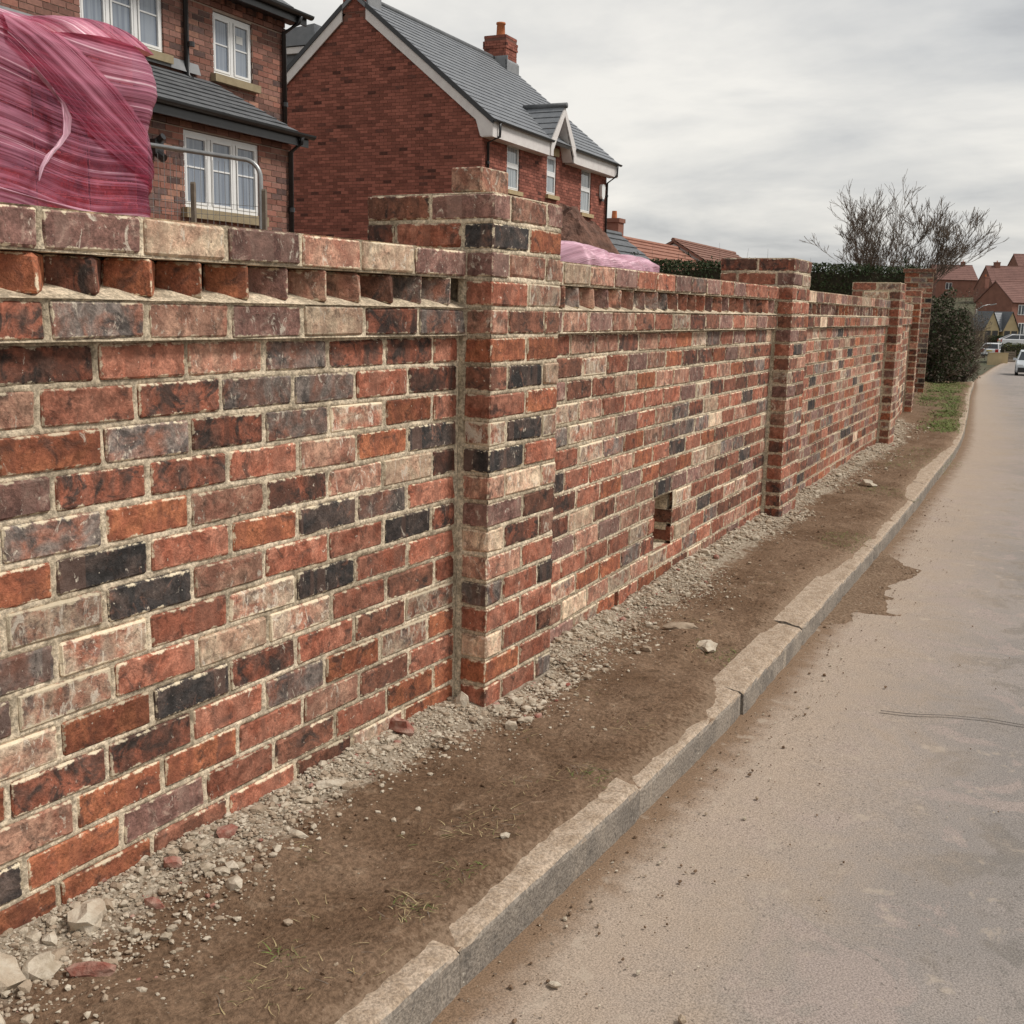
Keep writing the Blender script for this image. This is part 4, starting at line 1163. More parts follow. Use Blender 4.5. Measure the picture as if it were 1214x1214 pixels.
pk2 = empty('wrapped_brick_pack', (2.3, .75, 1.0), .05)
tag(pk2, 'low bundle under loose pale pink film behind the drain-hole panel', 'brick pack')
its = []
for k in range(7):
    for i in range(4): its.append((.02+i*.245, .25+i*.245, .02, .12, .01+k*.07, .075+k*.07, BL.index(rng.choice('RNYP'))))
bricks_joined('packed_bricks', its, [BK[c] for c in BL], pk2)
def bunP(u, v):
    x = -.06+u*1.16; a = v*math.pi*1.1-.15
    hh = .59-.05*u+.045*(float(fbm(x, v*.5, .22, 8))-.5)*2
    r = .06+.02*float(vn(x, v, .15, 3))
    y = .22-.27*math.cos(a)+.012*math.sin(x*40+v*9); z = .45+(hh-.45)*max(0, math.sin(a))**.55+.055*(float(fbm(x*1., v*.6+x, .09, 6))-.5); y += .03*(float(fbm(x*2, v, .12, 9))-.5)
    if a < .1: z = .2+v*1.5
    e_ = min(1., min(u, 1-u)/.07)**.5; y = .2+(y-.2)*e_; z = .5+(z-.5)*e_-.02*(1-e_)
    return (x, y, z), (x*1.6, y*.8+z*2, 2.)
film_sheet(bunP, 150, 60, 'film_wrap', 'pink_film_light', pk2, 1)

# ------------------------------------------------------------------ mesh fence panel in the garden
fp = empty('mesh_fence_panel', (4.54, 6.28, 1.0), math.atan2(5.34-6.28, 5.03-4.54))
tag(fp, 'galvanised temporary mesh fence panel with rounded top corner before the house window', 'fence panel')
FL_ = 1.06; FT = 1.47
pts = [(-2.4, 0, FT+.19)]
pts += [(t, 0, FT+.02-(t-FL_)*.13) for t in np.linspace(-2.2, FL_-.16, 6)]
for i in range(1, 8):
    a = math.pi/2*i/7; pts.append((FL_-.16+.16*math.sin(a), 0, FT+.02+.02-.16+.16*math.cos(a)))
pts += [(FL_, 0, .7), (FL_, 0, 0.02)]
mb = MB(); mb.tube(pts, .021, 10); mb.build('tube_frame', 'galvanised', fp, smooth=True)
for i in range(52):
    x = FL_-.05-i*.055
    mb = MB(); mb.tube([(x, 0, .2), (x, 0, FT-.02+(FL_-x)*.11-(.07 if x > FL_-.09 else 0))], .0022, 4, cap=False); mb.build('mesh_wire', 'galvanised', fp)
for z in (.35, .6, .85, 1.0, 1.1):
    mb = MB(); mb.tube([(-2.3, .004, z+.18), (FL_, .004, z)], .0022, 4, cap=False); mb.build('mesh_wire', 'galvanised', fp)
for (x, y, zt, tx) in ((4.69, 5.88, 2.29, 'grey timber stake standing left of the fence end post'), (4.98, 5.31, 2.24, 'grey timber stake right against the fence end post')):
    s = empty('timber_stake', (x-.05, y-.1, 1.0), .3); tag(s, tx, 'stake', 'timber stakes by the fence panel')
    mb = MB(); mb.prism([(-.018, 0), (.018, 0), (.018, zt-1.0-.02), (.01, zt-1.0), (-.01, zt-1.0), (-.018, zt-1.0-.015)], 'y', -.018, .018); mb.build('post', 'timber_grey', s)

# ------------------------------------------------------------------ spoil heap
ux = np.linspace(-1, 1, 70); V = []
for a in ux:
    for b in ux:
        r = math.hypot(a, b); x, y = a*1.35, b*1.35
        z = 1.52*max(0, 1-r*r)+(float(fbm(x, y, .5, 3))-.5)*.4*(1-min(1, r))+(float(fbm(x, y, .14, 5))-.5)*.22*(r < 1)
        V.append((x, y, z-.05))
mo = mesh_obj('spoil_heap', V, [f[::-1] for f in grid_faces(70, 70)], 'mound_earth', smooth=False, loc=(10.0, 4.88, .98))
tag(mo, 'heap of reddish brown soil behind the wall near the red house', 'soil heap')

# ------------------------------------------------------------------ foliage helpers
def leaf_cloud(name, pts, size, mats, parent, seed, flat=.5):
    rs = np.random.RandomState(seed); n = len(pts); P = np.asarray(pts, float)
    d1 = rs.normal(size=(n, 3)); d1 /= np.linalg.norm(d1, axis=1)[:, None]
    d2 = rs.normal(size=(n, 3)); d2 -= (d2*d1).sum(1)[:, None]*d1; d2 /= np.linalg.norm(d2, axis=1)[:, None]
    s = size*(.5+rs.rand(n, 1)); 
    A = P-d1*s; B = P+d2*s*flat; C_ = P+d1*s; D = P-d2*s*flat
    V = np.stack([A, B, C_, D], 1).reshape(-1, 3); F = np.arange(4*n).reshape(-1, 4).tolist()
    return mesh_obj(name, V, F, mats, parent, rs.randint(0, len(mats), n))
def twigs(name, segs, mat, parent, n=4):
    V = []; F = []
    for p0, p1, r0, r1 in segs:
        p0, p1 = Vector(p0), Vector(p1); t = (p1-p0)
        if t.length < 1e-5: continue
        t.normalize(); a = t.cross(Vector((.3, .5, .81))).normalized(); b = t.cross(a); i = len(V)
        for p, r in ((p0, r0), (p1, r1)):
            for q in range(n):
                an = 2*math.pi*q/n; V.append(tuple(p+(a*math.cos(an)+b*math.sin(an))*r))
        for q in range(n): F.append((i+q, i+(q+1) % n, i+n+(q+1) % n, i+n+q))
    return mesh_obj(name, V, F, mat, parent, smooth=True)
def grow(p, d, ln, r, depth, out, rr, spread=.5, upb=.12, kids=(2, 3)):
    p = Vector(p); d = Vector(d).normalized(); segs = 4
    for i in range(segs):
        q = p+d*ln/segs; out.append((tuple(p), tuple(q), r*(1-.12*i), r*(1-.12*(i+1)), depth)); p = q
        d = (d+Vector((rr.gauss(0, .09), rr.gauss(0, .09), rr.gauss(0, .07)+upb*.25))).normalized()
        if depth > 0 and i >= 1 and rr.random() < .55:
            e_ = (d+Vector((rr.gauss(0, spread), rr.gauss(0, spread), rr.gauss(.1, spread*.6)))).normalized()
            grow(p, e_, ln*rr.uniform(.45, .7), r*.5, depth-1, out, rr, spread, upb, kids)
    if depth > 0:
        for _ in range(rr.randint(*kids)):
            e_ = (d+Vector((rr.gauss(0, spread), rr.gauss(0, spread), rr.gauss(.05, spread*.6)))).normalized()
            grow(p, e_, ln*rr.uniform(.6, .85), r*.6, depth-1, out, rr, spread, upb, kids)

# boundary hedge running back from the road
hd = empty('evergreen_hedge', (23.8, 3.0, -.1), math.atan2(8.5-3.0, 20.7-23.8))
tag(hd, 'clipped dark evergreen hedge crossing behind the wall', 'hedge')
HLn = 7.2; rs = np.random.RandomState(4)
pts = []
while len(pts) < 42000:
    u, v, z = rs.rand()*HLn, rs.uniform(-.55, .55), rs.rand()**.4*2.5
    top = 2.36+.14*float(vn(u, 0, .5, 3))+.1*float(vn(u, v, .12, 6))+(.0 if u < 4 else .05)
    if z < 1.1 and rs.rand() < .7: continue
    if z < top and abs(v) < .55: pts.append((u, v, z))
for u in list(np.linspace(.3, HLn, 9))+[5.1, 5.2, 6.4]:      # tall leggy shoots
    hgt = rs.uniform(.1, .5)
    for _ in range(int(60*hgt)+6): pts.append((u+rs.normal()*.035, rs.normal()*.05, 2.3+rs.rand()*hgt))
leaf_cloud('foliage', pts, .03, ['leaf_dark', 'leaf_dark', 'leaf_olive'], hd, 5)
cv = []; nu_ = 40
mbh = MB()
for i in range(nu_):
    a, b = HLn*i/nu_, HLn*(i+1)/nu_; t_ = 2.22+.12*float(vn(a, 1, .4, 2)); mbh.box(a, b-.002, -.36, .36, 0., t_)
mbh.build('dark_core', 'hedge_core_dark', hd)  # solid dark boxes added as the hedge's shaded inside, closing gaps between leaves
segs = []
for u in np.linspace(.3, HLn-.2, 14): segs.append(((u, 0, 2.0), (u+rs.normal()*.05, rs.normal()*.05, 2.5+rs.rand()*.4), .006, .002))
twigs('shoots', segs, 'twig', hd)

def core_rock(seed):
    import bmesh
    bm = bmesh.new(); bmesh.ops.create_icosphere(bm, subdivisions=2, radius=1); rr_ = random.Random(seed)
    for v in bm.verts: v.co *= rr_.uniform(.75, 1.1)
    V = np.array([tuple(v.co) for v in bm.verts]); F = [tuple(v.index for v in f.verts) for f in bm.faces]; bm.free(); return V, F
# sprawling shrub at the road side past the gateway
def shrub(name, label, loc, rx_, ry_, rz__, nleaf, mats, seed, ntw, lsize=.03, leafy=1.):
    t = empty(name, loc); tag(t, label, 'shrub'); r_ = np.random.RandomState(seed); rr = random.Random(seed)
    P = []
    while len(P) < nleaf:
        a = r_.normal(size=3); a /= np.linalg.norm(a); q = r_.rand()**.22
        lump = .72+.5*float(vn(a[0]*1.+5, a[2]+a[1]+5, .35, seed))
        p = a*q*lump*np.array([rx_, ry_, rz__])+np.array([0, 0, rz__*.9])
        if p[2] > -.05: P.append(p)
    leaf_cloud('foliage', P, lsize, mats, t, seed)
    v_, f_ = core_rock(seed); mesh_obj('dark_core', v_*np.array([rx_, ry_, rz__])*.6+np.array([0, 0, rz__*.85]), f_, 'hedge_core_dark', t)  # solid dark lump added as the shrub's shaded interior
    out = []
    for _ in range(ntw):
        grow((rr.uniform(-.25, .25)*rx_, rr.uniform(-.25, .25)*ry_, 0), (rr.gauss(0, .5), rr.gauss(0, .5), 1), rz__*.55, .018, 3, out, rr, .55, .1)
    out = [s for s in out if s[1][2] > 0 and (s[1][0]/rx_)**2+(s[1][1]/ry_)**2+((s[1][2]-rz__*.9)/rz__)**2 < 1.25]
    twigs('branches', [s[:4] for s in out], 'twig', t, 3)
    return t
shrub('roadside_shrub', 'dark rounded shrub at the road edge past the tall pier', (24.3, 2.75, -.25), .85, .95, 1.12, 16000, ['leaf_olive', 'leaf_dark', 'twig'], 3, 26, .032)
shrub('roadside_shrub', 'bare brown twiggy shrub beside the lamp post side of the road', (30.2, 2.95, -.45), .85, .8, 1.35, 3400, ['twig', 'bark', 'leaf_olive'], 6, 46, .02)
shrub('roadside_shrub', 'low brown twiggy growth at the foot of the dark shrub', (27.3, 2.35, -.35), .5, .35, .42, 1800, ['twig', 'leaf_olive'], 8, 16, .02)

# bare tree behind the hedge
tr = empty('bare_tree', (31.6, 5.05, .1)); tr.scale = (.86, .86, .88); tag(tr, 'leafless spreading tree rising behind the hedge', 'tree')
rr = random.Random(5); seg = []; stems = []
for i in range(9):
    an = 2*math.pi*i/9+rr.uniform(-.3, .3); l_ = rr.uniform(.2, .6)
    grow((.1*math.cos(an), .1*math.sin(an), .4), (math.cos(an)*l_, math.sin(an)*l_, 1.), 1.6, .038, 6, seg, rr, .34, .18, (1, 2))
print('tree segs', len(seg), max(s[1][2] for s in seg))
twigs('trunk', [((0, 0, -.3), (0, 0, .5), .2, .16)]+[s[:4] for s in seg if s[4] >= 5], 'bark', tr, 6)
twigs('crown', [(s[0], s[1], max(s[2]*.8, .0062), max(s[3]*.8, .005)) for s in seg if s[4] < 5], 'twig', tr, 3)

# ------------------------------------------------------------------ neighbouring roofs and far houses
def far_house(name, label, loc, rz, w_, d_, eave, ridge, wallm, roofm, wins=(), chim=(), rows=10, cat='house', gable_wins=(), ovh=.25, tilew=1.0, skylight=None):
    """gabled house; front along local x faces -y, gable end at x=0 faces -x; base at z=0"""
    t = empty(name, loc, rz); tag(t, label, cat)
    mb = MB(); mb.prism([(0, -1.), (d_, -1.), (d_, eave), (d_/2, ridge-.12), (0, eave)], 'x', 0, w_); mb.build('wall', wallm, t)
    sl_ = (ridge-eave)/(d_/2)
    rf = slate_rows(t, 'roof', (-.15, -ovh, eave-ovh*sl_+.02), (w_+.15, -ovh, eave-ovh*sl_+.02), (-.15, d_/2, ridge), (w_+.15, d_/2, ridge), roofm, rows, tilew, .03)
    slate_rows(t, 'rear_roof', (w_+.15, d_+ovh, eave-ovh*sl_+.02), (-.15, d_+ovh, eave-ovh*sl_+.02), (w_+.15, d_/2, ridge), (-.15, d_/2, ridge), roofm, 6, tilew*2, .03)
    mb = MB(); mb.tube([(-.17, d_/2, ridge+.02), (w_+.17, d_/2, ridge+.02)], .1, 6); mb.build('ridge_tiles', roofm, t)
    for (x0, x1, z0, z1) in wins:
        mb = MB(); mb.box(x0, x1, -.05, .02, z0, z1); f = mb.build('window', 'white_pvc', t)
        k = max(1, round((x1-x0)/.6)); wd = (x1-x0)/k
        for i in range(k): mb = MB(); mb.box(x0+i*wd+.07, x0+(i+1)*wd-.07, -.07, -.04, z0+.08, z1-.08); mb.build('pane', 'pane_far', f)
    for (y0, y1, z0, z1) in gable_wins:
        mb = MB(); mb.box(-.05, .02, y0, y1, z0, z1); f = mb.build('window', 'white_pvc', t)
        mb = MB(); mb.box(-.07, -.04, y0+.1, y1-.1, z0+.1, z1-.1); mb.build('pane', 'pane_far', f)
    for (cx_, cy_, cw, zt) in chim:
        mb = MB(); mb.box(cx_-cw/2, cx_+cw/2, cy_-cw/2, cy_+cw/2, ridge-1., zt-.16); mb.box(cx_-cw/2-.05, cx_+cw/2+.05, cy_-cw/2-.05, cy_+cw/2+.05, zt-.16, zt)
        c = mb.build('chimney', wallm, rf)
        mb = MB(); mb.tube([(cx_, cy_, zt), (cx_, cy_, zt+.3)], [.12, .1], 8); mb.build('chimney_pot', 'clay_pot', rf)
    return t
b1 = far_house('tiled_bungalow', 'bungalow with a bright orange tiled roof beyond the hedge', (34.5, 13.6, -.2), R(4), 13, 7, 2.2, 4.35, 'far_brick', 'orange_tile', [(3, 4.6, .9, 2.), (8, 9.6, .9, 2.)], [(4.4, 3.5, .6, 5.05)], 12)
far_house('slate_outbuilding', 'low grey slate roofed building tucked against the red brick house', (30.5, 12.2, -.2), R(4), 3.9, 5.4, 2.1, 4.1, 'far_brick', 'slate_dark', [(1, 2.2, .9, 2.)], (), 9)
b2 = far_house('tiled_bungalow', 'brown tiled bungalow with a white gable peak behind the orange roof', (47.3, 15.0, -.1), R(5), 11.5, 6.4, 2.7, 4.65, 'far_brick', 'brown_tile', [(3, 4.6, 1., 2.2)], (), 14)
mb = MB(); mb.poly([(-.02, .9, 3.3), (-.02, 3.2, 4.5), (-.02, 5.5, 3.3)][::-1]); mb.build('gable_board', 'white_board', b2)

def zg(X): return ter(X)-.28
far_house('far_house', 'red brick semi with a long tiled roof and roof light at the bend', (168.6, 16.3, -1.9), R(-35), 11, 6.4, 5.75, 8.55, 'far_brick', 'red_tile',
          [(1.2, 3., 3.9, 5.3), (4.6, 6.4, 3.9, 5.3), (1.5, 3.8, 1., 2.8)], [(.5, 5.6, .8, 9.2)], 12, tilew=2.)
far_house('far_house', 'red terrace with a broad tiled roof on the hillside', (244.5, 28.0, 1.5), R(-58), 15.5, 9, 6.1, 10.6, 'far_brick', 'red_tile',
          [(1.5, 2.8, 4.3, 5.6), (5.0, 6.3, 4.3, 5.6), (10, 11.3, 4.3, 5.6)], [(2.2, 4.5, 1., 11.4), (9.5, 4.5, .9, 11.2)], 14, tilew=2.5)
bpy.context.view_layer.update()
far_house('far_house', 'tallest brick house with brown roof on the hilltop', (286., 27.8, 6.0), R(-60), 10.5, 8, 6.9, 10.6, 'far_brick', 'red_tile', [(6.6, 8., 4., 6.)], [], 10, gable_wins=[(3, 4.2, 5, 6.8)], tilew=2.5)
far_house('far_house', 'small hilltop house with a reddish hipped roof among bare branches', (262, 42.0, 4.5), R(-60), 9, 8, 5.4, 8.6, 'far_brick', 'red_tile', [(2, 3.4, 3.2, 4.6)], [(7, 4, .8, 9.4)], 8, tilew=2.5)
# cream bungalow with paired gables
bg_ = empty('cream_bungalow', (159., 17.5, -2.1), R(-53)); tag(bg_, 'cream rendered building with paired gables and dark garage doors', 'house')
for gx_ in (-1.75, .95):
    mb = MB(); mb.prism([(gx_, 0), (gx_+2.1, 0), (gx_+2.1, 2.05), (gx_+1.05, 4.35), (gx_, 2.05)][::-1], 'y', -1.2, 0); mb.build('gable_wing', 'cream_render', bg_)
    mb = MB()
    for s in (-1, 1):
        mb.quad((gx_+1.05+s*1.2, -1.35, 1.9), (gx_+1.05, -1.35, 4.47), (gx_+1.05, 3., 4.47), (gx_+1.05+s*1.2, 3., 1.9))
    mb.build('wing_roof', 'slate_dark', bg_)
    for q in (.15, 1.15):
        mb = MB(); mb.box(gx_+q, gx_+q+.78, -1.24, -1.19, .02, 1.95); mb.build('garage_door', 'garage_dark', bg_)
mb = MB(); mb.box(-1.7, 3.0, 0.01, 4.0, 0, 2.1); mb.build('wall', 'cream_render', bg_)
slate_rows(bg_, 'roof', (-.7, -.9, 1.95), (2.1, -.9, 1.95), (-.7, 1.1, 4.3), (2.1, 1.1, 4.3), 'slate_grey', 8, .6, .02)
mb = MB(); mb.box(.36, .96, -1.0, -.95, 1.85, 2.05); mb.build('fascia', 'white_board', bg_)

# ------------------------------------------------------------------ cars
def car(name, label, loc, rz, paint, L=4.4, W=1.75, Hc=1.48, estate=True, lower=None):
    t = empty(name, loc, rz); tag(t, label, 'car')
    # side outline of body (nose at +x)
    body = [(-L/2, .35), (-L/2+.02, .85), (-L/2+.1, .95), (L/2-1.25, .95), (L/2-.25, .78), (L/2-.02, .62), (L/2, .35), (L/2-.1, .22), (-L/2+.1, .25)]
    def loft(sides, name_, mat, ins):
        n = len(sides); V = []; F = []
        for yv, k in ((-W/2, 1), (-W/2+.06, 0), (W/2-.06, 0), (W/2, 1)):
            for (x_, z_) in sides: V.append((x_*(1-.012*k), yv, z_-(.03*k if z_ > .5 else -.03*k)))
        for j in range(3):
            for i in range(n): F.append((j*n+i, j*n+(i+1) % n, (j+1)*n+(i+1) % n, (j+1)*n+i))
        F.append(tuple(range(n))[::-1]); F.append(tuple(range(3*n, 4*n)))
        o = mesh_obj(name_, V, F, mat, t); bm_ = o.modifiers.new('bevel', 'BEVEL'); bm_.width = .05; bm_.segments = 2; bm_.limit_method = 'ANGLE'
        return o
    bd = loft(body, 'body', paint, 0)
    rear = -L/2+.12; rt_ = -L/2+(.42 if estate else 1.2)
    cab = [(rear, .93), (rt_, Hc-.06), (rt_+.25, Hc), (.15, Hc), (.45, Hc-.06), (L/2-1.15, .93)]
    V = []; n = len(cab); F = []
    for sgn in (-1, 1):
        for (x_, z_) in cab: V.append((x_, sgn*(W/2-.08-.17*(z_-.93)/(Hc-.93)), z_))
    for i in range(n-1): F.append((i, i+1, n+i+1, n+i))
    F.append(tuple(range(n))[::-1]); F.append(tuple(range(n, 2*n)))
    mesh_obj('greenhouse', V, F, 'car_glass', t)
    mb = MB(); hw = W/2-.24
    mb.prism([(rt_-.02, Hc-.07), (rt_+.24, Hc+.012), (.16, Hc+.012), (.5, Hc-.06), (.46, Hc-.1), (rt_, Hc-.1)], 'y', -hw-.02, hw+.02); mb.build('roof', paint, t)
    for sgn in (-1, 1):
        for (xa, za, xb, zb) in ((rear, .93, rt_, Hc-.05), (-.35, .93, -.3, Hc-.03), (L/2-1.15, .93, .43, Hc-.05)):
            mb = MB(); ya = sgn*(W/2-.07); yb = sgn*(W/2-.23); mb.tube([(xa, ya, za), (xb, yb, zb)], .035, 6); mb.build('pillar', paint, t)
    for sgn in (-1, 1):
        for x_ in (-L/2+.78, L/2-.82):
            mb = MB(); mb.tube([(x_, sgn*(W/2-.17), .31), (x_, sgn*(W/2+.01), .31)], .31, 18); wl = mb.build('wheel', 'tyre', t)
            mb = MB(); mb.tube([(x_, sgn*(W/2-.02), .31), (x_, sgn*(W/2+.02), .31)], .2, 14); mb.build('rim', 'rim', wl)
        mb = MB(); mb.box(-L/2-.012, -L/2+.16, *sorted((sgn*(W/2-.32), sgn*(W/2-.02))), .62, .92); mb.build('tail_lamp', 'lamp_red', t)
        mb = MB(); mb.box(L/2-.3, L/2-.04, *sorted((sgn*(W/2-.42), sgn*(W/2-.04))), .56, .7); mb.build('headlamp', 'lamp_clear', t)
        mb = MB(); mb.box(L/2-1.3, L/2-1.15, *sorted((sgn*(W/2+.01), sgn*(W/2+.18))), .92, 1.06); mb.build('door_mirror', paint, t)
    mb = MB(); mb.box(-L/2-.03, -L/2+.02, -.26, .26, .7, .81); mb.build('number_plate', 'plate_yellow', t)
    mb = MB(); mb.box(L/2-.02, L/2+.015, -W/2+.12, W/2-.12, .24, .52); mb.build('grille', 'car_black', t)
    mb = MB(); mb.box(-L/2-.02, -L/2+.08, -W/2+.08, W/2-.08, .25, .42); mb.build('rear_bumper', 'car_black', t)
    return t
car('parked_car', 'white estate car parked on the drive beside the cream garden wall', (118.6, 12.0, ter(118)-.12), R(-12), 'car_white')
car('parked_car', 'white saloon parked behind the clipped hedge near the cream garages', (133.5, 11.4, -1.75), R(-70), 'car_white', estate=False)
c3 = car('oncoming_car', 'pale silver car with black front standing on the road', (73.8, 4.85, ter(73)-.1), R(186), 'car_silver', L=4.2, W=1.78, Hc=1.5)

# walls, hedge and lamp by the bend
for nm, lab, loc, ln, ht, mat in (('cream_garden_wall', 'low cream rendered garden wall in front of the white estate car', (105.8, 11.25, ter(106)-.2), 1.75, .95, 'cream_render'),
                                  ('timber_gate', 'small brown timber gate beside the clipped hedge', (111.0, 10.45, ter(111)-.2), .95, 1.05, 'timber_grey')):
    t = empty(nm, loc, R(-62)); tag(t, lab, 'wall' if 'wall' in nm else 'gate')
    if 'gate' in nm:
        for i in range(5): mb = MB(); mb.box(0, ln, -.02, .02, .1+i*.2, .26+i*.2); mb.build('board', mat, t)
        for xx in (-.06, ln): mb = MB(); mb.box(xx, xx+.07, -.04, .04, 0, 1.2); mb.build('gate_post', mat, t)
    else:
        mb = MB(); mb.box(0, ln, -.1, .1, -.1, ht); mb.build('wall_body', mat, t); mb = MB(); mb.box(-.03, ln+.03, -.13, .13, ht+.002, ht+.06); mb.build('coping', 'sandstone', t)
hg = empty('clipped_hedge', (115.3, 11.2, ter(115)-.2), R(-58)); tag(hg, 'clipped green garden hedge beyond the bend beside the timber gate', 'hedge')
P = []
r_ = np.random.RandomState(2)
for _ in range(7000): P.append((r_.rand()*6, r_.normal()*.28, r_.rand()**.6*(1.5+.25*r_.rand())))
leaf_cloud('foliage', P, .07, ['leaf_dark', 'leaf_olive', 'grass_dull'], hg, 9)
mb = MB(); mb.box(0, 6, -.28, .28, 0, 1.35); mb.build('dark_core', 'hedge_core_dark', hg)  # solid dark box added as the shaded inside of the hedge
hg2 = empty('clipped_hedge', (142, 15.9, -2.2), R(-62)); tag(hg2, 'dark hedge in front of the cream building', 'hedge')
P = [(r_.rand()*5, r_.normal()*.3, r_.rand()**.6*1.6) for _ in range(3500)]
leaf_cloud('foliage', P, .09, ['leaf_dark', 'leaf_olive'], hg2, 10); mb = MB(); mb.box(0, 5, -.3, .3, 0, 1.3); mb.build('dark_core', 'hedge_core_dark', hg2)  # dark box behind the leaves stands in for interior shade
lp = empty('street_lamp', (111.1, 13.2, ter(111)-.25)); tag(lp, 'grey street lamp column with a bent arm by the bend', 'street lamp')
mb = MB(); mb.tube([(0, 0, 0), (0, 0, 1.2)], .09, 10); mb.build('base', 'galvanised', lp, smooth=True)
mb = MB(); mb.tube([(0, 0, 1.2), (0, 0, 4.7), (.05, -.1, 5.0), (.25, -.45, 5.25), (.6, -1., 5.4)], [.06, .05, .045, .04, .035], 10); mb.build('column', 'galvanised', lp, smooth=True)
mb = MB(); mb.prism([(-.95, 5.38), (-1.5, 5.5), (-1.55, 5.46), (-1.5, 5.4), (-1., 5.3)], 'x', .5, .75); mb.build('lamp_head', 'galvanised', lp)
mb = MB(); mb.box(-.12, .12, .05, .12, 4.5, 4.95); mb.build('sign_plate', 'white_board', lp)
mb = MB()
bs = []
for i in range(24):
    x = 26.7+i*5; bs.append((x, kline(x)+.3, ter(x)-.06))

# ------------------------------------------------------------------ rubble and stones along the foot of the wall
def rock_mesh(seed, sub=1, sq=(1, 1, 1)):
    import bmesh
    bm = bmesh.new(); bmesh.ops.create_icosphere(bm, subdivisions=sub, radius=1); rr_ = random.Random(seed)
    for v in bm.verts:
        k = rr_.uniform(.66, 1.2); v.co = Vector((v.co.x*k*sq[0], v.co.y*k*sq[1], v.co.z*k*sq[2]))
    V = [tuple(v.co) for v in bm.verts]; F = [tuple(v.index for v in f.verts) for f in bm.faces]; bm.free(); return np.array(V), F
rocks = [rock_mesh(i, 1, (1, rng.uniform(.6, 1), rng.uniform(.4, .8))) for i in range(10)]
# height of the verge at any spot
def vz(X, Y):
    i = int(np.clip(np.searchsorted(vx, X), 1, len(vx)-1)); row = slice(i*NV, i*NV+NV)
    return float(np.interp(-Y, -VY[row], VZ[row]))
def in_pier(X, Y):
    for (px, py, an) in PIER:
        if px-.02 < X < px+.47 and Y > py-.015+(X-px)*math.tan(an): return True
    return False
V = []; F = []; MI = []; rs = np.random.RandomState(77); cnt = 0
for _ in range(26000):
    if rs.rand() < .7: X = rs.uniform(-2.2, 2.4)
    else: X = rs.uniform(2.4, 11)
    dw = abs(rs.normal())*(.045+.11*float(vn(X, 4., .35, 6)))+.005
    if rs.rand() < .012: dw = rs.uniform(0, .5)
    Y = wall_y(X)-dw
    if in_pier(X, Y):
        Y -= .125
        if in_pier(X, Y): continue
    if Y < kline(X)+.14: continue
    s = min(.002+.0026*rs.exponential()*(3 if rs.rand() < .025 else .85), .022)*(1 if X < 2.4 else 1.4)
    v, f = rocks[rs.randint(10)]; a = rs.rand()*6.28; ca, sa = math.cos(a), math.sin(a)
    P = v*s; P = np.stack([P[:, 0]*ca-P[:, 1]*sa+X, P[:, 0]*sa+P[:, 1]*ca+Y, P[:, 2]+vz(X, Y)+s*.2], 1)
    b = len(V); V.extend(P.tolist()); F.extend([[q+b for q in g_] for g_ in f]); mi = rs.choice([0, 0, 0, 0, 1, 1, 2, 3], p=None); MI.extend([mi]*len(f))
o = mesh_obj('rubble', V, F, ['stone_pale', 'lime_dust', 'stone_brick', 'stone_cream'], None, [m_ if m_ != 2 or (i // 20) % 6 == 0 else 1 for i, m_ in enumerate(MI)])
tag(o, 'fine pale mortar rubble strewn along the foot of the wall', 'rubble', kind='stuff')
# grit on the road edge
V = []; F = []; MI = []
for _ in range(2000):
    X = rs.uniform(-2.4, 6); dd = abs(rs.normal())*.16+.01 if rs.rand() < .8 else rs.uniform(0, 1.6)
    Y = kline(X)-dd; s = min(.0014+.0014*rs.exponential(), .008)
    v, f = rocks[rs.randint(10)]; P = v*s+np.array([X, Y, -.094+s*.2]); b = len(V); V.extend(P.tolist()); F.extend([[q+b for q in g_] for g_ in f]); MI.extend([rs.randint(4)]*len(f))
tag(mesh_obj('road_grit', V, F, ['stone_pale', 'lime_dust', 'soil', 'soil'], None, MI), 'loose grit and crumbs scattered along the kerb side of the road', 'grit', kind='stuff')
# clods on the soil
V = []; F = []
for _ in range(2600):
    X = rs.uniform(-2.4, 7); t_ = rs.rand(); Y = kline(X)+.1+(wall_y(X)-.14-kline(X))*t_
    if in_pier(X, Y): continue
    s = min(.0015+.002*rs.exponential(), .009); v, f = rocks[rs.randint(10)]
    P = v*s+np.array([X, Y, vz(X, Y)+s*.1]); b = len(V); V.extend(P.tolist()); F.extend([[q+b for q in g_] for g_ in f])
tag(mesh_obj('soil_clods', V, F, 'soil', None), 'small crumbs of brown soil over the verge', 'soil', kind='stuff')

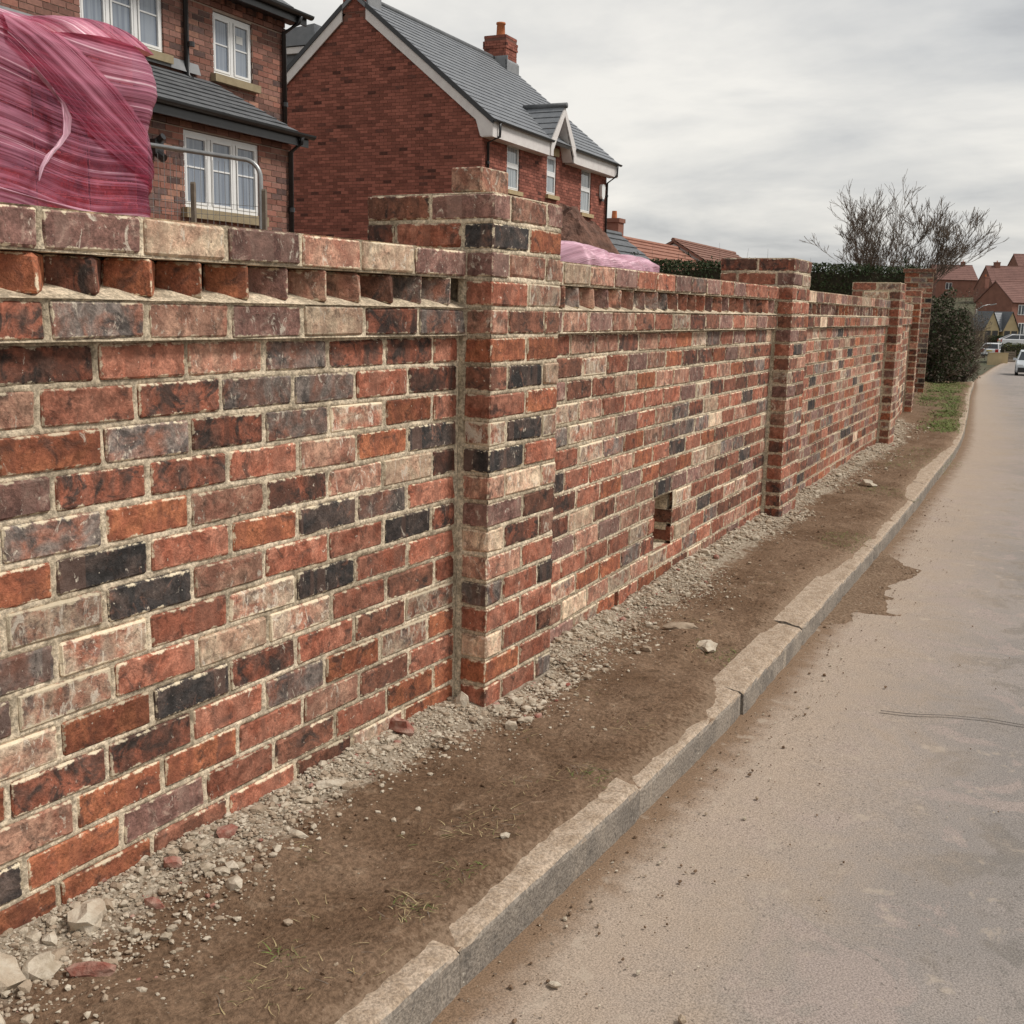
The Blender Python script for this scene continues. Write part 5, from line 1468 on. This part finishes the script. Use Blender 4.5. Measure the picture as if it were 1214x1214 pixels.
STONES = [  # x, y, size, squash, material, label
    (-1.48, -.075, .052, (1.1, .7, .5), 'stone_cream', 'largest cream mortar lump against the foot of the long panel'),
    (-1.70, -.08, .06, (1.2, .8, .5), 'stone_cream', 'broad cream slab of mortar lying at the wall foot next to a grey lump'),
    (-1.64, -.14, .04, (1., .8, .55), 'stone_pale', 'grey lump of mortar beside the broad cream slab'),
    (-1.24, -.06, .026, (1, .9, .8), 'stone_brick', 'dull red brick chunk among pale rubble, squarest of the fragments'),
    (-1.36, -.13, .03, (1.1, .6, .6), 'stone_brick', 'pointed red and white brick fragment at the edge of the rubble'),
    (-1.59, -.22, .038, (1.4, .5, .5), 'stone_brick', 'long orange brick splinter lying at the soil edge of the rubble'),
    (-.73, -.085, .034, (1.4, .6, .35), 'stone_cream', 'flat white flake of stone on the rubble bank'),
    (-1.07, -.055, .026, (1.1, .8, .7), 'stone_brick', 'purplish brick piece tight against the wall foot'),
    (-.97, -.18, .027, (1.3, .7, .4), 'stone_cream', 'flat pale chip lying where rubble meets soil'),
    (-.05, -.055, .03, (.9, .8, .9), 'stone_cream', 'cream stone in the corner between long panel and large pier'),
    (-.34, -.03, .04, (1.3, .5, .8), 'stone_brick', 'broken dark red brick end leaning on the long panel'),
    (1.08, -.45, .05, (1.2, .8, .4), 'stone_cream', 'pale flat stone beside the grassy hollow near the kerb'),
    (1.22, -.28, .045, (1.5, .8, .4), 'lime_dust', 'grey mortar clump above the grassy hollow'),
    (5.6, -.05, .06, (1.2, .9, .6), 'stone_cream', 'white stone in the grass near the third pier'),
    (-1.03, -.9, .014, (1.2, .8, .5), 'stone_cream', 'white pebble on the road just off the kerb'),
    (-1.0, -1.16, .013, (1.1, .8, .7), 'lime_dust', 'tan pebble lying out on the asphalt'),
    (-.70, -.34, .011, (1, .9, .7), 'stone_cream', 'tiny white pebble on the bare soil'),
    (-.72, -.60, .013, (1.2, .9, .6), 'stone_cream', 'small white pebble on the soil close to the kerb'),
]
for (X, Y, s, sq, mat, lab) in STONES:
    v, f = rock_mesh(int(abs(X*1000))+3, 2 if s > .03 else 1, sq)
    z = vz(X, Y) if Y > kline(X)+.02 else -.094
    me_o = mesh_obj('brick_fragment' if mat == 'stone_brick' else 'stone', v*s, f, mat, None, loc=(X, Y, z+s*sq[2]*.35), rz=rng.uniform(0, 6))
    tag(me_o, lab, 'stone' if mat != 'stone_brick' else 'brick piece', 'stones and fragments on the verge')

# ------------------------------------------------------------------ grass
def blades(name, label, tufts, mats, seed, ln=(.04, .1), wid=.0022, flat=.5):
    """tufts: (x, y, radius, count)"""
    r = np.random.RandomState(seed); V = []; F = []; MI = []
    for (X, Y, rad, n) in tufts:
        for _ in range(n):
            a, q = r.rand()*6.28, r.rand()**.6*rad; x, y = X+q*math.cos(a), Y+q*math.sin(a)
            if in_pier(x, y): continue
            z = vz(x, y)-.003 if x < 26 else ter(x)
            b_ = r.rand()*6.28; L_ = r.uniform(*ln); lift = (1-flat)*r.rand()+.05
            d = np.array([math.cos(b_), math.sin(b_), 0]); sd_ = np.array([-d[1], d[0], 0])*wid*r.uniform(.6, 1.3); c = r.normal()*.35
            p = np.array([x, y, z]); i = len(V); pr_ = []
            for t in (0, .35, .7, 1.):
                dd = np.array([math.cos(b_+c*t), math.sin(b_+c*t), 0])
                pt = p+dd*L_*t*(1-.4*lift)+np.array([0, 0, L_*lift*(t-.45*t*t)*1.4+.002]); w_ = sd_*(1-.75*t); V += [tuple(pt-w_), tuple(pt+w_)]
            for k_ in range(3): F.append((i+2*k_, i+2*k_+1, i+2*k_+3, i+2*k_+2)); MI.append(0)
            m_ = r.randint(len(mats)); MI[-3:] = [m_]*3
    o = mesh_obj(name, V, F, mats, None, MI); tag(o, label, 'grass', kind='stuff'); return o
tf = [(-1.35, -.46, .07, 26), (-1.42, -.55, .09, 30), (-1.12, -.58, .07, 40), (-1.07, -.6, .04, 22), (-.68, -.53, .09, 60), (-.93, -.6, .06, 26), (-.3, -.6, .08, 50), (-.45, -.5, .1, 26), (-1.5, -.5, .08, 22),
      (-1.2, -.42, .05, 10), (-.8, -.45, .08, 16), (-1.0, -.24, .05, 14), (-1.3, -.62, .06, 20), (.1, -.55, .1, 24), (-.1, -.3, .06, 12), (1.05, -.5, .12, 60), (.3, -.28, .08, 16), (1.3, -.3, .12, 50), (-1.72, -.5, .1, 26), (2.2, -.4, .2, 40), (1.9, -.15, .15, 40)]
blades('dry_grass', 'dry straw coloured grass scraps lying on the bare soil', tf, ['straw', 'straw', 'straw', 'grass_dull', 'twig'], 3, (.015, .05), .0013, .85)
tg = [(-1.36, -.47, .025, 16), (-.29, -.62, .06, 34), (-1.1, -.6, .05, 14), (-.9, -.62, .04, 14), (1.05, -.5, .12, 90), (3.45, -.42, .16, 260), (3.2, -.44, .12, 120), (5.3, -.3, .2, 220), (7.0, -.12, .3, 420), (7.6, -.1, .35, 500), (5.5, -.1, .2, 160), (8.2, -.02, .3, 300)]
blades('green_grass', 'short green grass tufts along the back of the kerb', tg, ['grass_green', 'grass_green', 'grass_dull'], 5, (.012, .04), .0015, .5)
r_ = np.random.RandomState(8); tv = []
for _ in range(420):
    X = r_.uniform(10.2, 25.5); lo, hi = kline(X)+.13, wall_y(X)-.1
    t_ = r_.rand()**(1.6 if X < 15 else 1.)*(.55 if X < 14 else 1.); tv.append((X, lo+(hi-lo)*t_, .14, 34))
blades('verge_grass', 'green grass covering the far end of the verge', tv, ['grass_green', 'grass_green', 'grass_dull'], 6, (.03, .08), .004, .4)
